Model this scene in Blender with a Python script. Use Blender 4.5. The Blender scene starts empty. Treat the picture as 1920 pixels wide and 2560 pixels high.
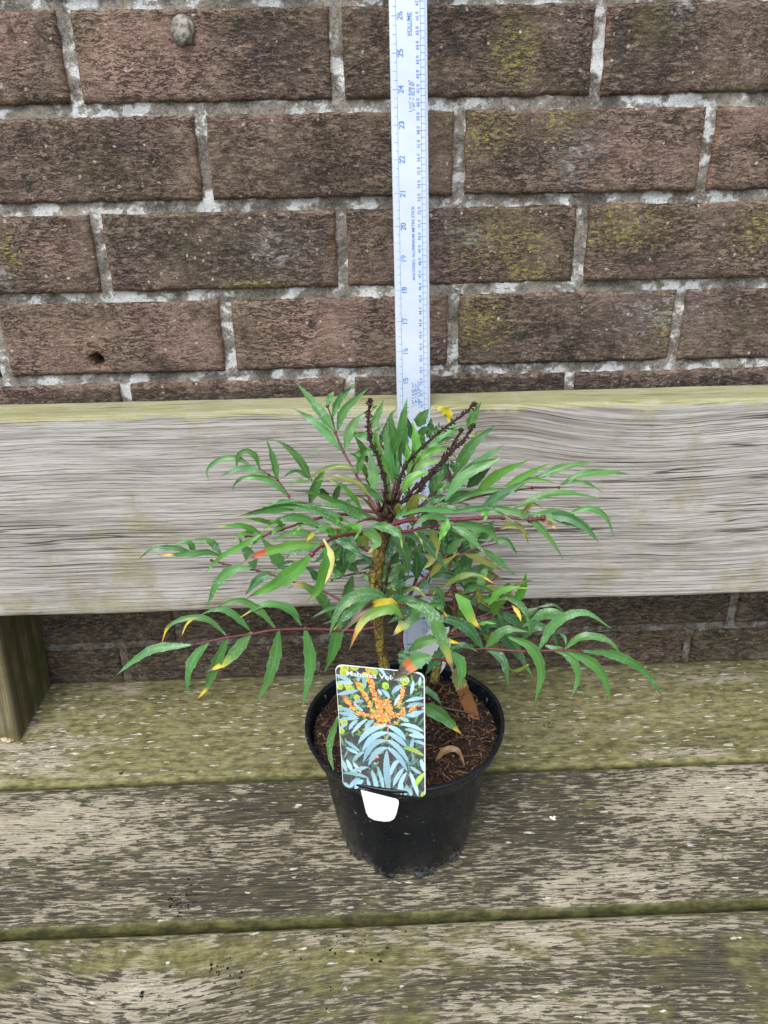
import bpy, bmesh, math, random
import numpy as np
from mathutils import Vector, Matrix, noise as mn

S = bpy.context.scene
rnd = random.Random(7)
# ---------------------------------------------------------------- camera, sky, sun, exposure
FPX = 1924.0
CAM = Vector((-0.0268, -0.7611, 0.5550))
PITCH, YAW, ROLL = 0.43095, 0.02465, -0.01899
def cam_axes():
    cp, sp, cy, sy = math.cos(PITCH), math.sin(PITCH), math.cos(YAW), math.sin(YAW)
    f = Vector((sy*cp, cy*cp, -sp)); r = Vector((cy, -sy, 0)); u = r.cross(f)
    c, s = math.cos(ROLL), math.sin(ROLL)
    return c*r + s*u, -s*r + c*u, f
RX, UX, FX = cam_axes()
cd = bpy.data.cameras.new('camera'); cam = bpy.data.objects.new('camera', cd)
S.collection.objects.link(cam); S.camera = cam
M4 = Matrix((RX, UX, -FX)).transposed().to_4x4(); M4.translation = CAM
cam.matrix_world = M4
cd.sensor_fit = 'VERTICAL'; cd.sensor_height = 24; cd.lens = FPX/2560*24
cd.clip_start = 0.01; cd.clip_end = 300

SUN_EL, SUN_AZ = math.radians(56), math.radians(200)      # azimuth clockwise from +Y
W = bpy.data.worlds.new('World'); S.world = W; W.use_nodes = True
wt = W.node_tree
sky = wt.nodes.new('ShaderNodeTexSky'); sky.sky_type = 'NISHITA'; sky.sun_disc = False
sky.sun_elevation = SUN_EL; sky.sun_rotation = SUN_AZ; sky.dust_density = 3.0; sky.ozone_density = 1.0
hs = wt.nodes.new('ShaderNodeHueSaturation'); hs.inputs['Saturation'].default_value = 0.66
wt.links.new(sky.outputs[0], hs.inputs['Color']); wt.links.new(hs.outputs[0], wt.nodes['Background'].inputs[0])
wt.nodes['Background'].inputs[1].default_value = 0.15
sd = bpy.data.lights.new('sun', 'SUN'); sun = bpy.data.objects.new('sun', sd); S.collection.objects.link(sun)
sd.energy = 1.0; sd.angle = math.radians(35); sd.color = (1.0, 0.995, 0.985)
sdir = Vector((math.sin(SUN_AZ)*math.cos(SUN_EL), math.cos(SUN_AZ)*math.cos(SUN_EL), math.sin(SUN_EL)))
sun.rotation_euler = sdir.to_track_quat('Z', 'Y').to_euler()
sun.location = (0, -3, 4)
S.view_settings.view_transform = 'Standard'; S.view_settings.look = 'None'
S.view_settings.exposure = 1.06; S.view_settings.gamma = 1.0

# ---------------------------------------------------------------- helpers
def ray(px, py): return FX + RX*((px-960)/FPX) + UX*((1280-py)/FPX)
def on_y(px, py, y):
    d = ray(px, py); return CAM + d*((y-CAM.y)/d.y)
def on_z(px, py, z):
    d = ray(px, py); return CAM + d*((z-CAM.z)/d.z)
def srgb(r, g, b):
    f = lambda c: (c/12.92 if c <= .04045 else ((c+.055)/1.055)**2.4)
    return tuple(f(v/255) for v in (r, g, b))

class NT:
    def __init__(s, name):
        s.m = bpy.data.materials.new(name); s.m.use_nodes = True
        s.t = s.m.node_tree; s.b = s.t.nodes['Principled BSDF']; s.out = s.t.nodes['Material Output']
    def n(s, t, **k):
        x = s.t.nodes.new(t)
        for a, v in k.items(): setattr(x, a, v)
        return x
    def put(s, sock, v):
        if isinstance(v, bpy.types.NodeSocket): s.t.links.new(v, sock)
        elif isinstance(v, (tuple, list)) and sock.type == 'RGBA': sock.default_value = (*v[:3], 1)
        else: sock.default_value = v
    def attr(s, name, out='Color'):
        return s.n('ShaderNodeAttribute', attribute_name=name).outputs[out]
    def obj(s): return s.n('ShaderNodeTexCoord').outputs['Object']
    def scl(s, v, k):
        x = s.n('ShaderNodeVectorMath', operation='MULTIPLY'); s.put(x.inputs[0], v); x.inputs[1].default_value = k; return x.outputs[0]
    def vadd(s, v, w):
        x = s.n('ShaderNodeVectorMath', operation='ADD'); s.put(x.inputs[0], v); s.put(x.inputs[1], w); return x.outputs[0]
    def noise(s, v, sc=1., det=4., ro=.55, dis=0., out=0):
        x = s.n('ShaderNodeTexNoise'); s.put(x.inputs['Vector'], v)
        x.inputs['Scale'].default_value = sc; x.inputs['Detail'].default_value = det
        x.inputs['Roughness'].default_value = ro; x.inputs['Distortion'].default_value = dis
        return x.outputs[out]
    def voro(s, v, sc=1., feat='F1', out='Distance', rand=1.):
        x = s.n('ShaderNodeTexVoronoi', feature=feat); s.put(x.inputs['Vector'], v)
        x.inputs['Scale'].default_value = sc; x.inputs['Randomness'].default_value = rand
        return x.outputs[out]
    def ma(s, op, a, b=0., c=0., clamp=False):
        x = s.n('ShaderNodeMath', operation=op); x.use_clamp = clamp
        s.put(x.inputs[0], a); s.put(x.inputs[1], b)
        if len(x.inputs) > 2: s.put(x.inputs[2], c)
        return x.outputs[0]
    def step(s, v, lo, hi, a=0., b=1.):
        x = s.n('ShaderNodeMapRange', interpolation_type='SMOOTHSTEP'); s.put(x.inputs[0], v)
        x.inputs[1].default_value = lo; x.inputs[2].default_value = hi
        x.inputs[3].default_value = a; x.inputs[4].default_value = b
        return x.outputs[0]
    def mix(s, f, a, b, mode='MIX'):
        x = s.n('ShaderNodeMix', data_type='RGBA', blend_type=mode)
        s.put(x.inputs[0], f); s.put(x.inputs[6], a); s.put(x.inputs[7], b); return x.outputs[2]
    def sep(s, c):
        x = s.n('ShaderNodeSeparateColor'); s.put(x.inputs[0], c); return x.outputs
    def sepv(s, c):
        x = s.n('ShaderNodeSeparateXYZ'); s.put(x.inputs[0], c); return x.outputs
    def bump(s, h, st=.5, dist=.001, prev=None):
        x = s.n('ShaderNodeBump'); s.put(x.inputs['Height'], h); x.inputs['Strength'].default_value = st
        x.inputs['Distance'].default_value = dist
        if prev is not None: s.put(x.inputs['Normal'], prev)
        return x.outputs[0]
    def done(s, col, rough=.8, nrm=None, spec=.3, **k):
        s.put(s.b.inputs['Base Color'], col); s.put(s.b.inputs['Roughness'], rough)
        s.b.inputs['Specular IOR Level'].default_value = spec
        if nrm is not None: s.put(s.b.inputs['Normal'], nrm)
        for a, v in k.items(): s.put(s.b.inputs[a.replace('_', ' ')], v)
        return s.m

COL = S.collection
def mesh(name, V, F, mat=None, parent=None, smooth=True, cols=None, vecs=None, mats=None, fmat=None):
    me = bpy.data.meshes.new(name)
    me.from_pydata([tuple(v) for v in V], [], F); me.validate(); me.update()
    for k, a in (cols or {}).items():
        at = me.attributes.new(k, 'FLOAT_COLOR', 'POINT')
        a = np.asarray(a, np.float32)
        if a.shape[1] == 3: a = np.c_[a, np.ones(len(a), np.float32)]
        at.data.foreach_set('color', a.astype(np.float32).ravel())
    for k, a in (vecs or {}).items():
        me.attributes.new(k, 'FLOAT_VECTOR', 'POINT').data.foreach_set('vector', np.asarray(a, np.float32).ravel())
    if smooth: me.polygons.foreach_set('use_smooth', [True]*len(me.polygons))
    o = bpy.data.objects.new(name, me); COL.objects.link(o)
    if mats:
        for m in mats: me.materials.append(m)
        me.polygons.foreach_set('material_index', fmat)
    elif mat: me.materials.append(mat)
    if parent: o.parent = parent
    return o
def thing(name, label, cat, loc=(0, 0, 0), group=None):
    o = bpy.data.objects.new(name, None); COL.objects.link(o); o.location = loc; o.empty_display_size = .05
    o['label'] = label; o['category'] = cat
    if group: o['group'] = group
    return o
def tag(o, label, cat, kind=None, group=None):
    if label: o['label'] = label
    if cat: o['category'] = cat
    if kind: o['kind'] = kind
    if group: o['group'] = group
    return o
def loc_of(parent, V):
    o = Vector(parent.location); return [Vector(v)-o for v in V]
def gs(x, y, cx, cy, rx, ry): return math.exp(-((x-cx)/rx)**2-((y-cy)/ry)**2)

class Geo:
    """collects verts/faces/colours of one mesh"""
    def __init__(s): s.V = []; s.F = []; s.C = []
    def tube(s, pts, rad, n=8, col=(1, 1, 1), cap=True, jit=0.):
        pts = [Vector(p) for p in pts]; m = len(pts); b0 = len(s.V)
        up = Vector((0.13, 0.31, 0.94)); prev = None
        for i, p in enumerate(pts):
            t = (pts[min(i+1, m-1)]-pts[max(i-1, 0)]).normalized()
            if prev is None:
                a = t.cross(up)
                if a.length < .1: a = t.cross(Vector((1, 0, 0)))
            else: a = prev - t*prev.dot(t)
            a.normalize(); prev = a; b = t.cross(a)
            r = rad[i] if isinstance(rad, (list, tuple)) else rad
            c = col[i] if isinstance(col, list) else col
            for k in range(n):
                w = 2*math.pi*k/n; rr = r*(1+jit*(rnd.random()-.5))
                s.V.append(p+(a*math.cos(w)+b*math.sin(w))*rr); s.C.append(c)
        for i in range(m-1):
            for k in range(n):
                s.F.append((b0+i*n+k, b0+i*n+(k+1) % n, b0+(i+1)*n+(k+1) % n, b0+(i+1)*n+k))
        if cap:
            s.F.append(tuple(b0+k for k in range(n))[::-1]); s.F.append(tuple(b0+(m-1)*n+k for k in range(n)))
    def blob(s, c, r, col=(1, 1, 1), sc=(1, 1, 1), n=5):
        b0 = len(s.V); c = Vector(c); rows = 4
        s.V.append(c+Vector((0, 0, r*sc[2]))); s.C.append(col)
        for i in range(1, rows):
            ph = math.pi*i/rows
            for k in range(n):
                w = 2*math.pi*(k+.5*i)/n; rr = r*(1+.35*(rnd.random()-.5))
                s.V.append(c+Vector((rr*sc[0]*math.sin(ph)*math.cos(w), rr*sc[1]*math.sin(ph)*math.sin(w), rr*sc[2]*math.cos(ph)))); s.C.append(col)
        s.V.append(c-Vector((0, 0, r*sc[2]))); s.C.append(col); e = len(s.V)-1
        for k in range(n):
            s.F.append((b0, b0+1+k, b0+1+(k+1) % n)); s.F.append((e, b0+1+(rows-2)*n+(k+1) % n, b0+1+(rows-2)*n+k))
            for i in range(rows-2):
                a = b0+1+i*n; q = a+n; s.F.append((a+k, q+k, q+(k+1) % n, a+(k+1) % n))
    def box(s, x0, x1, y0, y1, z0, z1, col=(1, 1, 1)):
        b = len(s.V)
        for z in (z0, z1):
            for x, y in ((x0, y0), (x1, y0), (x1, y1), (x0, y1)): s.V.append(Vector((x, y, z))); s.C.append(col)
        for f in ((3, 2, 1, 0), (4, 5, 6, 7), (0, 1, 5, 4), (1, 2, 6, 5), (2, 3, 7, 6), (3, 0, 4, 7)): s.F.append(tuple(b+i for i in f))
    def out(s, name, mat, parent=None, smooth=True, attr='Col'):
        V = loc_of(parent, s.V) if parent else s.V
        return mesh(name, V, s.F, mat, parent, smooth, cols={attr: s.C} if attr else None)

def lathe(prof, n=96, cx=0, cy=0):
    V, F = [], []
    for r, z in prof:
        for k in range(n):
            w = 2*math.pi*k/n; V.append(Vector((cx+r*math.cos(w), cy+r*math.sin(w), z)))
    for i in range(len(prof)-1):
        for k in range(n): F.append((i*n+k, i*n+(k+1) % n, (i+1)*n+(k+1) % n, (i+1)*n+k))
    return V, F
# ---------------------------------------------------------------- materials of the setting
def brick_material():
    t = NT('brick'); P = t.obj(); T = t.sep(t.attr('Tint')); U = t.sep(t.attr('Patch'))
    big = t.noise(P, 9, 4, .6)
    fine = t.noise(t.scl(P, (120, 60, 300)), 1, 6, .68)
    speck = t.noise(P, 520, 4, .65)
    grit = t.noise(P, 1300, 2, .6)
    wob = t.noise(P, 45, 4, .65, out=1)
    Pw = t.vadd(P, t.scl(wob, (.004, .0, .007)))
    zone = t.noise(P, 30, 3, .6)
    def crack(sc, lo, hi, z0, z1):
        n = t.noise(t.scl(Pw, sc), 1, 3, .55)
        return t.ma('MULTIPLY', t.step(t.ma('ABSOLUTE', t.ma('SUBTRACT', n, .5)), lo, hi, 1., 0.), t.step(zone, z0, z1))
    fine2 = t.noise(t.scl(Pw, (95, 40, 210)), 1, 5, .7)
    c1 = crack((85, 30, 360), .006, .034, .34, .50)
    c2 = t.ma('MULTIPLY', t.step(t.noise(t.scl(Pw, (120, 60, 420)), 1, 4, .62), .36, .44, 1., 0.), t.step(zone, .26, .46))
    calm = t.step(t.noise(t.vadd(P, (2, 7, 5)), 15, 4, .62), .40, .58, .25, 1.)
    crk = t.ma('MULTIPLY', t.ma('MAXIMUM', c1, t.ma('MULTIPLY', c2, .9)), calm)
    c = t.mix(t.step(big, .36, .64), srgb(94, 81, 73), srgb(126, 109, 99))
    c = t.mix(t.ma('MULTIPLY', T[0], .95), c, t.mix(t.step(big, .35, .65), srgb(146, 119, 108), srgb(172, 142, 127)))
    c = t.mix(t.step(U[2], 0, .4, .55, 0), c, srgb(84, 74, 69))
    c = t.mix(t.step(U[2], .55, 1., 0, .8), c, srgb(130, 108, 99))
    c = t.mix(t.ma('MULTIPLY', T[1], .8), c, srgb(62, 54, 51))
    c = t.mix(t.step(fine, .5, .66, 0, .55), c, srgb(178, 152, 137))
    c = t.mix(t.ma('MULTIPLY', t.step(fine2, .33, .46, .55, 0), calm), c, srgb(52, 44, 40))
    c = t.mix(t.step(t.noise(t.vadd(P, (9, 3, 6)), 20, 5, .65), .56, .68, 0, .75), c, srgb(54, 47, 44))
    c = t.mix(t.step(t.noise(t.vadd(P, (1, 8, 2)), 17, 5, .65), .56, .68, 0, .5), c, srgb(152, 130, 120))
    c = t.mix(t.step(fine2, .56, .66, 0, .35), c, srgb(156, 134, 120))
    c = t.mix(t.step(speck, .56, .66, 0, .5), c, srgb(176, 156, 140))
    c = t.mix(t.step(speck, .34, .45, .65, 0), c, srgb(52, 45, 41))
    c = t.mix(t.ma('MULTIPLY', T[2], .85), c, t.mix(t.step(fine, .4, .6), srgb(140, 104, 84), srgb(176, 132, 104)))
    c = t.mix(t.ma('MULTIPLY', crk, .72), c, srgb(38, 32, 29))
    moss = t.step(t.noise(t.vadd(P, (5, 2, 1)), 14, 4, .6), .52, .68)
    c = t.mix(t.ma('MULTIPLY', t.ma('MULTIPLY', moss, .5), t.step(t.sepv(P)[0], -.1, .3, .5, 1.)), c, srgb(100, 94, 62))
    c = t.mix(t.step(t.noise(t.vadd(P, (4, 4, 9)), 10, 4, .6), .35, .65, .06, .40), c, t.mix(t.step(fine, .4, .6), srgb(72, 66, 52), srgb(122, 114, 92)))
    yl = t.ma('MULTIPLY', t.step(t.ma('ADD', t.noise(t.scl(Pw, (190, 90, 430)), 1, 4, .7), t.ma('MULTIPLY', U[0], .14)), .62, .71), t.step(U[0], .10, .6))
    c = t.mix(t.ma('MULTIPLY', U[0], .30), c, srgb(96, 89, 66))
    c = t.mix(t.ma('MULTIPLY', yl, .68), c, srgb(166, 157, 86))
    wl = t.step(t.ma('ADD', t.noise(t.scl(P, (130, 90, 260)), 1, 5, .7), t.ma('MULTIPLY', U[1], .15)), .63, .74)
    c = t.mix(t.ma('MULTIPLY', wl, t.ma('ADD', .25, t.ma('MULTIPLY', U[1], .5))), c, srgb(176, 174, 172))
    c = t.mix(t.ma('MULTIPLY', U[1], .25), c, srgb(120, 114, 112))
    dv = t.n('ShaderNodeTexVoronoi', feature='F1'); t.put(dv.inputs['Vector'], t.vadd(P, t.scl(wob, (.01, .01, .01)))); dv.inputs['Scale'].default_value = 150
    dcol = t.sep(dv.outputs['Color'])
    dots = t.ma('MULTIPLY', t.step(dv.outputs['Distance'], .10, .26, 1., 0.), t.step(dcol[0], .80, .82))
    c = t.mix(t.ma('MULTIPLY', dots, .8), c, t.mix(dcol[1], srgb(170, 154, 130), srgb(214, 206, 196)))
    c = t.mix(t.step(grit, .3, .7, .28, 0), c, srgb(40, 34, 31))
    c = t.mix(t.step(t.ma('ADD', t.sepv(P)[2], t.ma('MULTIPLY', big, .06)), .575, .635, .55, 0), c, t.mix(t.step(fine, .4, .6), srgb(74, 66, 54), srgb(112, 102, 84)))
    h = t.ma('SUBTRACT', t.ma('ADD', t.ma('MULTIPLY', fine, .7), t.ma('MULTIPLY', speck, .3)), t.ma('MULTIPLY', crk, .9))
    n1 = t.bump(h, 1.0, .0040); n2 = t.bump(grit, .4, .0005, n1)
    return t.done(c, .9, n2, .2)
def mortar_material():
    t = NT('mortar'); P = t.obj()
    a = t.noise(P, 26, 4, .6); b = t.noise(P, 190, 5, .72); g = t.noise(P, 800, 3, .65)
    c = t.mix(t.step(a, .38, .62), srgb(92, 87, 80), srgb(138, 132, 122))
    c = t.mix(t.step(b, .32, .52, .75, 0), c, srgb(76, 70, 63))
    c = t.mix(t.step(g, .56, .66, 0, .6), c, srgb(182, 176, 164))
    c = t.mix(t.step(g, .34, .44, .5, 0), c, srgb(70, 64, 58))
    li = t.ma('ADD', t.noise(t.scl(P, (1, 1, 1.3)), 34, 6, .62), t.ma('MULTIPLY', b, .22))
    c = t.mix(t.ma('MULTIPLY', t.step(li, .58, .64), .45), c, srgb(160, 158, 152))
    c = t.mix(t.ma('MULTIPLY', t.step(li, .64, .675), .9), c, t.mix(t.step(g, .4, .6), srgb(178, 181, 180), srgb(208, 211, 210)))
    dk = t.step(t.noise(t.vadd(P, (3, 1, 2)), 19, 5, .6), .58, .66)
    c = t.mix(t.ma('MULTIPLY', dk, .62), c, srgb(76, 74, 70))
    yl = t.step(t.noise(t.vadd(P, (8, 1, 4)), 24, 4, .6), .63, .7)
    c = t.mix(t.ma('MULTIPLY', yl, .35), c, srgb(132, 122, 72))
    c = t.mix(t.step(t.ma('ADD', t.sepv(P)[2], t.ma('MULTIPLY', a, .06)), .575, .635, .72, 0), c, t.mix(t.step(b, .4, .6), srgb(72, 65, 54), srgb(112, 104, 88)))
    n = t.bump(t.ma('ADD', b, t.ma('MULTIPLY', g, .5)), .9, .0022)
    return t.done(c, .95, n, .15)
def board_material():
    t = NT('weathered_board'); G = t.attr('grain', 'Vector'); K = t.sep(t.attr('Mask')); s = t.sepv(G)[1]
    fi = t.noise(t.scl(G, (22, 720, 1)), 1, 5, .70)
    me_ = t.noise(t.scl(G, (6, 260, 1)), 1, 5, .66)
    lo = t.noise(t.scl(G, (2.0, 16, 1)), 1, 5, .6)
    c = t.mix(t.step(me_, .36, .64), srgb(126, 122, 116), srgb(166, 163, 157))
    c = t.mix(t.step(lo, .45, .7, .0, .55), c, srgb(176, 174, 169))
    c = t.mix(t.step(lo, .3, .48, .5, .0), c, srgb(114, 110, 100))
    c = t.mix(t.step(fi, .32, .5, .75, 0), c, srgb(88, 81, 73))
    c = t.mix(t.step(fi, .56, .7, 0, .4), c, srgb(178, 172, 165))
    # growth rings: late wood ridges stand out as fine lines
    wv = t.ma('ADD', t.ma('MULTIPLY', s, 285.0), t.ma('MULTIPLY', t.noise(t.scl(G, (3.0, 22, 1)), 1, 5, .62), 4.6))
    w = t.ma('FRACT', wv)
    line = t.ma('MULTIPLY', t.step(t.ma('ABSOLUTE', t.ma('SUBTRACT', w, .5)), .03, .22, 1., 0.), t.step(t.noise(t.scl(G, (11, 60, 1)), 1, 5, .68), .38, .60))
    ck = t.ma('ABSOLUTE', t.ma('SUBTRACT', t.noise(t.scl(G, (2.0, 85, 1)), 1, 3, .5), .5))
    crack = t.ma('MULTIPLY', t.step(ck, .003, .016, 1., 0.), t.step(t.noise(t.scl(G, (5, 45, 1)), 1, 3, .6), .50, .60))
    c = t.mix(t.ma('MULTIPLY', line, .42), c, srgb(84, 77, 68))
    c = t.mix(t.ma('MULTIPLY', crack, .85), c, srgb(48, 43, 38))
    c = t.mix(t.ma('MULTIPLY', K[2], .75), c, srgb(88, 78, 64))
    al = t.noise(t.scl(G, (32, 24, 1)), 1, 6, .68)
    am = t.step(t.ma('ADD', al, t.ma('MULTIPLY', K[0], .34)), .58, .82)
    c = t.mix(t.ma('MULTIPLY', am, .55), c, t.mix(t.step(fi, .35, .6), srgb(98, 92, 58), srgb(132, 126, 86)))
    top = t.step(t.ma('ADD', K[1], t.ma('MULTIPLY', t.ma('SUBTRACT', al, .5), 2.4)), .42, .80)
    tc = t.mix(t.step(fi, .35, .65), srgb(122, 122, 74), srgb(158, 158, 108))
    tc = t.mix(t.step(al, .52, .62, 0, .55), tc, srgb(160, 155, 138))
    c = t.mix(t.ma('MULTIPLY', top, .72), c, tc)
    h = t.ma('SUBTRACT', t.ma('ADD', t.ma('MULTIPLY', fi, .35), t.ma('MULTIPLY', me_, .5)), t.ma('ADD', t.ma('MULTIPLY', line, .45), t.ma('MULTIPLY', crack, 1.4)))
    return t.done(c, .85, t.bump(h, .8, .0012), .2)
def slat_material():
    t = NT('weathered_slat'); G = t.attr('grain', 'Vector'); K = t.sep(t.attr('Mask'))
    st = t.noise(t.scl(G, (62, 400, 1)), 1, 7, .70, .2)
    rw = t.ma('FRACT', t.ma('ADD', t.ma('MULTIPLY', t.sepv(G)[1], 330.0), t.ma('MULTIPLY', t.noise(t.scl(G, (4, 26, 1)), 1, 4, .6), 6.0)))
    ring = t.ma('MULTIPLY', t.step(t.ma('ABSOLUTE', t.ma('SUBTRACT', rw, .5)), .04, .28, 1., 0.), t.step(t.noise(t.scl(G, (14, 50, 1)), 1, 5, .66), .42, .6))
    fb = t.noise(t.scl(G, (26, 1000, 1)), 1, 5, .65)
    pa = t.noise(t.scl(G, (26, 60, 1)), 1, 5, .64)
    big = t.noise(t.scl(G, (5, 12, 1)), 1, 4, .6)
    pale = t.mix(t.step(st, .40, .66), srgb(148, 140, 118), srgb(220, 213, 194))
    pale = t.mix(t.step(big, .4, .62, 0, .5), pale, srgb(164, 158, 134))
    pale = t.mix(t.step(fb, .32, .5, .7, 0), pale, srgb(100, 89, 72))
    dark = t.mix(t.step(fb, .38, .62), srgb(38, 36, 31), srgb(88, 83, 68))
    d = t.ma('ADD', t.ma('ADD', t.ma('MULTIPLY', st, 1.45), t.ma('MULTIPLY', pa, .55)), t.ma('MULTIPLY', K[1], .40))
    c = t.mix(t.step(d, .935, 1.05), pale, dark)
    c = t.mix(t.ma('MULTIPLY', ring, .6), c, srgb(58, 52, 44))
    ag = t.ma('ADD', t.ma('ADD', t.ma('MULTIPLY', pa, .8), t.ma('MULTIPLY', st, .35)), t.ma('MULTIPLY', K[0], .5))
    al2 = t.noise(t.scl(G, (70, 140, 1)), 1, 6, .66)
    algae = t.mix(t.step(al2, .35, .65), srgb(80, 79, 43), srgb(140, 136, 89))
    algae = t.mix(t.step(fb, .32, .5, .45, 0), algae, srgb(78, 72, 44))
    am = t.ma('MULTIPLY', t.step(ag, .60, .84), t.step(st, .55, .66, 1., .25))
    c = t.mix(t.ma('MULTIPLY', am, .84), c, algae)
    # lifted pale flakes along the grain
    wb = t.scl(t.noise(t.scl(G, (90, 260, 1)), 1, 3, .6, out=1), (1.9, 1.6, 0))
    v = t.n('ShaderNodeTexVoronoi', feature='F1'); t.put(v.inputs['Vector'], t.vadd(t.scl(G, (80, 330, 1)), wb)); v.inputs['Scale'].default_value = 1
    cc = t.sep(v.outputs['Color'])
    fl = t.ma('MULTIPLY', t.step(v.outputs['Distance'], .24, .42, 1., 0.), t.step(t.ma('ADD', cc[0], t.ma('MULTIPLY', t.ma('ADD', K[2], t.ma('MULTIPLY', t.ma('SUBTRACT', pa, .5), 3.2)), .4)), .92, .97))
    c = t.mix(t.ma('MULTIPLY', fl, .8), c, t.mix(cc[1], srgb(184, 180, 166), srgb(224, 221, 214)))
    c = t.mix(t.step(K[2], -.85, -.15, .85, 0), c, t.mix(t.step(al2, .35, .65), srgb(30, 33, 12), srgb(70, 71, 32)))
    fr = t.ma('MULTIPLY', t.step(t.noise(G, 420, 3, .6), .63, .67), t.step(t.noise(G, 22, 3, .6), .46, .6))
    c = t.mix(t.ma('MULTIPLY', fr, .75), c, srgb(38, 34, 29))
    h = t.ma('ADD', t.ma('ADD', t.ma('MULTIPLY', st, .8), t.ma('MULTIPLY', fb, .45)), t.ma('MULTIPLY', fl, .4))
    return t.done(c, .82, t.bump(h, .95, .0016), .25)
M_BRICK, M_MORTAR, M_BOARD, M_SLAT = brick_material(), mortar_material(), board_material(), slat_material()

# ---------------------------------------------------------------- ground
def ground():
    t = NT('paving'); P = t.obj()
    c = t.mix(t.noise(P, 3, 5, .6), srgb(92, 88, 78), srgb(128, 122, 108))
    c = t.mix(t.step(t.noise(P, 90, 4, .6), .55, .7), c, srgb(70, 68, 58))
    m = t.done(c, .9, t.bump(t.noise(P, 60, 5, .6), .5, .004), .2)
    o = mesh('ground', [(-80, -80, -.43), (80, -80, -.43), (80, 40, -.43), (-80, 40, -.43)], [(0, 1, 2, 3)], m)
    tag(o, 'plain paved ground in front of the brick wall', None, 'structure')
ground()

# ---------------------------------------------------------------- brick wall
PITCHZ = .0787; Z0 = .602; BH = .0682
JOINT = {  # joint centre pixels (px, py) per course, as seen on the face of the wall
    0: [(196, 262), (845, 236), (1487, 212)],
    1: [(523, 500), (1143, 481), (1748, 468)],
    2: [(271, 727), (860, 722), (1441, 697)],
    3: [(21, 941), (579, 926), (1130, 911), (1679, 892)],
    4: [(318, 985), (874, 965), (1420, 960)],
    6: [(130, 1560), (560, 1540), (1080, 1520), (1600, 1510)],
    7: [(460, 1640), (900, 1620), (1330, 1600), (1815, 1590)],
}
LICH = [(1290, 150, 75, 95), (1200, 325, 110, 80), (1390, 305, 60, 60), (1320, 680, 70, 45), (1250, 600, 150, 70), (1200, 800, 90, 90), (30, 640, 40, 70), (1080, 160, 20, 20), (1880, 570, 60, 80), (1550, 570, 120, 70), (640, 715, 90, 30), (1660, 790, 40, 80)]
WHITE = [(690, 620, 90, 60), (1160, 590, 70, 45), (1420, 420, 50, 50), (20, 690, 30, 40), (1700, 20, 40, 40), (1640, 780, 150, 70), (1440, 370, 90, 60)]
PINK = [(350, 130, 210, 120), (250, 850, 240, 110), (450, 860, 120, 90), (1800, 130, 60, 150), (150, 650, 80, 60), (1050, 820, 80, 80), (40, 120, 80, 100), (1860, 380, 70, 90), (1500, 390, 120, 60), (740, 850, 160, 90), (480, 470, 30, 110)]
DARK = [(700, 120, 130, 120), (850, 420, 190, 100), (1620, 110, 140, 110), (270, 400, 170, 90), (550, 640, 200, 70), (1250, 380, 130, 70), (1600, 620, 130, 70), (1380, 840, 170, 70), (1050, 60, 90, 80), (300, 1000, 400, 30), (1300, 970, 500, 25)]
def gl(lst):
    out = []
    for px, py, rx, ry in lst:
        p = on_y(px, py, 0); q = on_y(px+rx, py, 0); r = on_y(px, py+ry, 0)
        out.append((p.x, p.z, abs(q.x-p.x), abs(p.z-r.z)))
    return out
G_L, G_W, G_P, G_D = gl(LICH), gl(WHITE), gl(PINK), gl(DARK)
HOLE = on_y(246, 897, 0)
wall = thing('brick_wall', 'weathered brown brick wall with pale lichened mortar behind the bench', 'wall', (0, 0, -.43))
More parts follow.
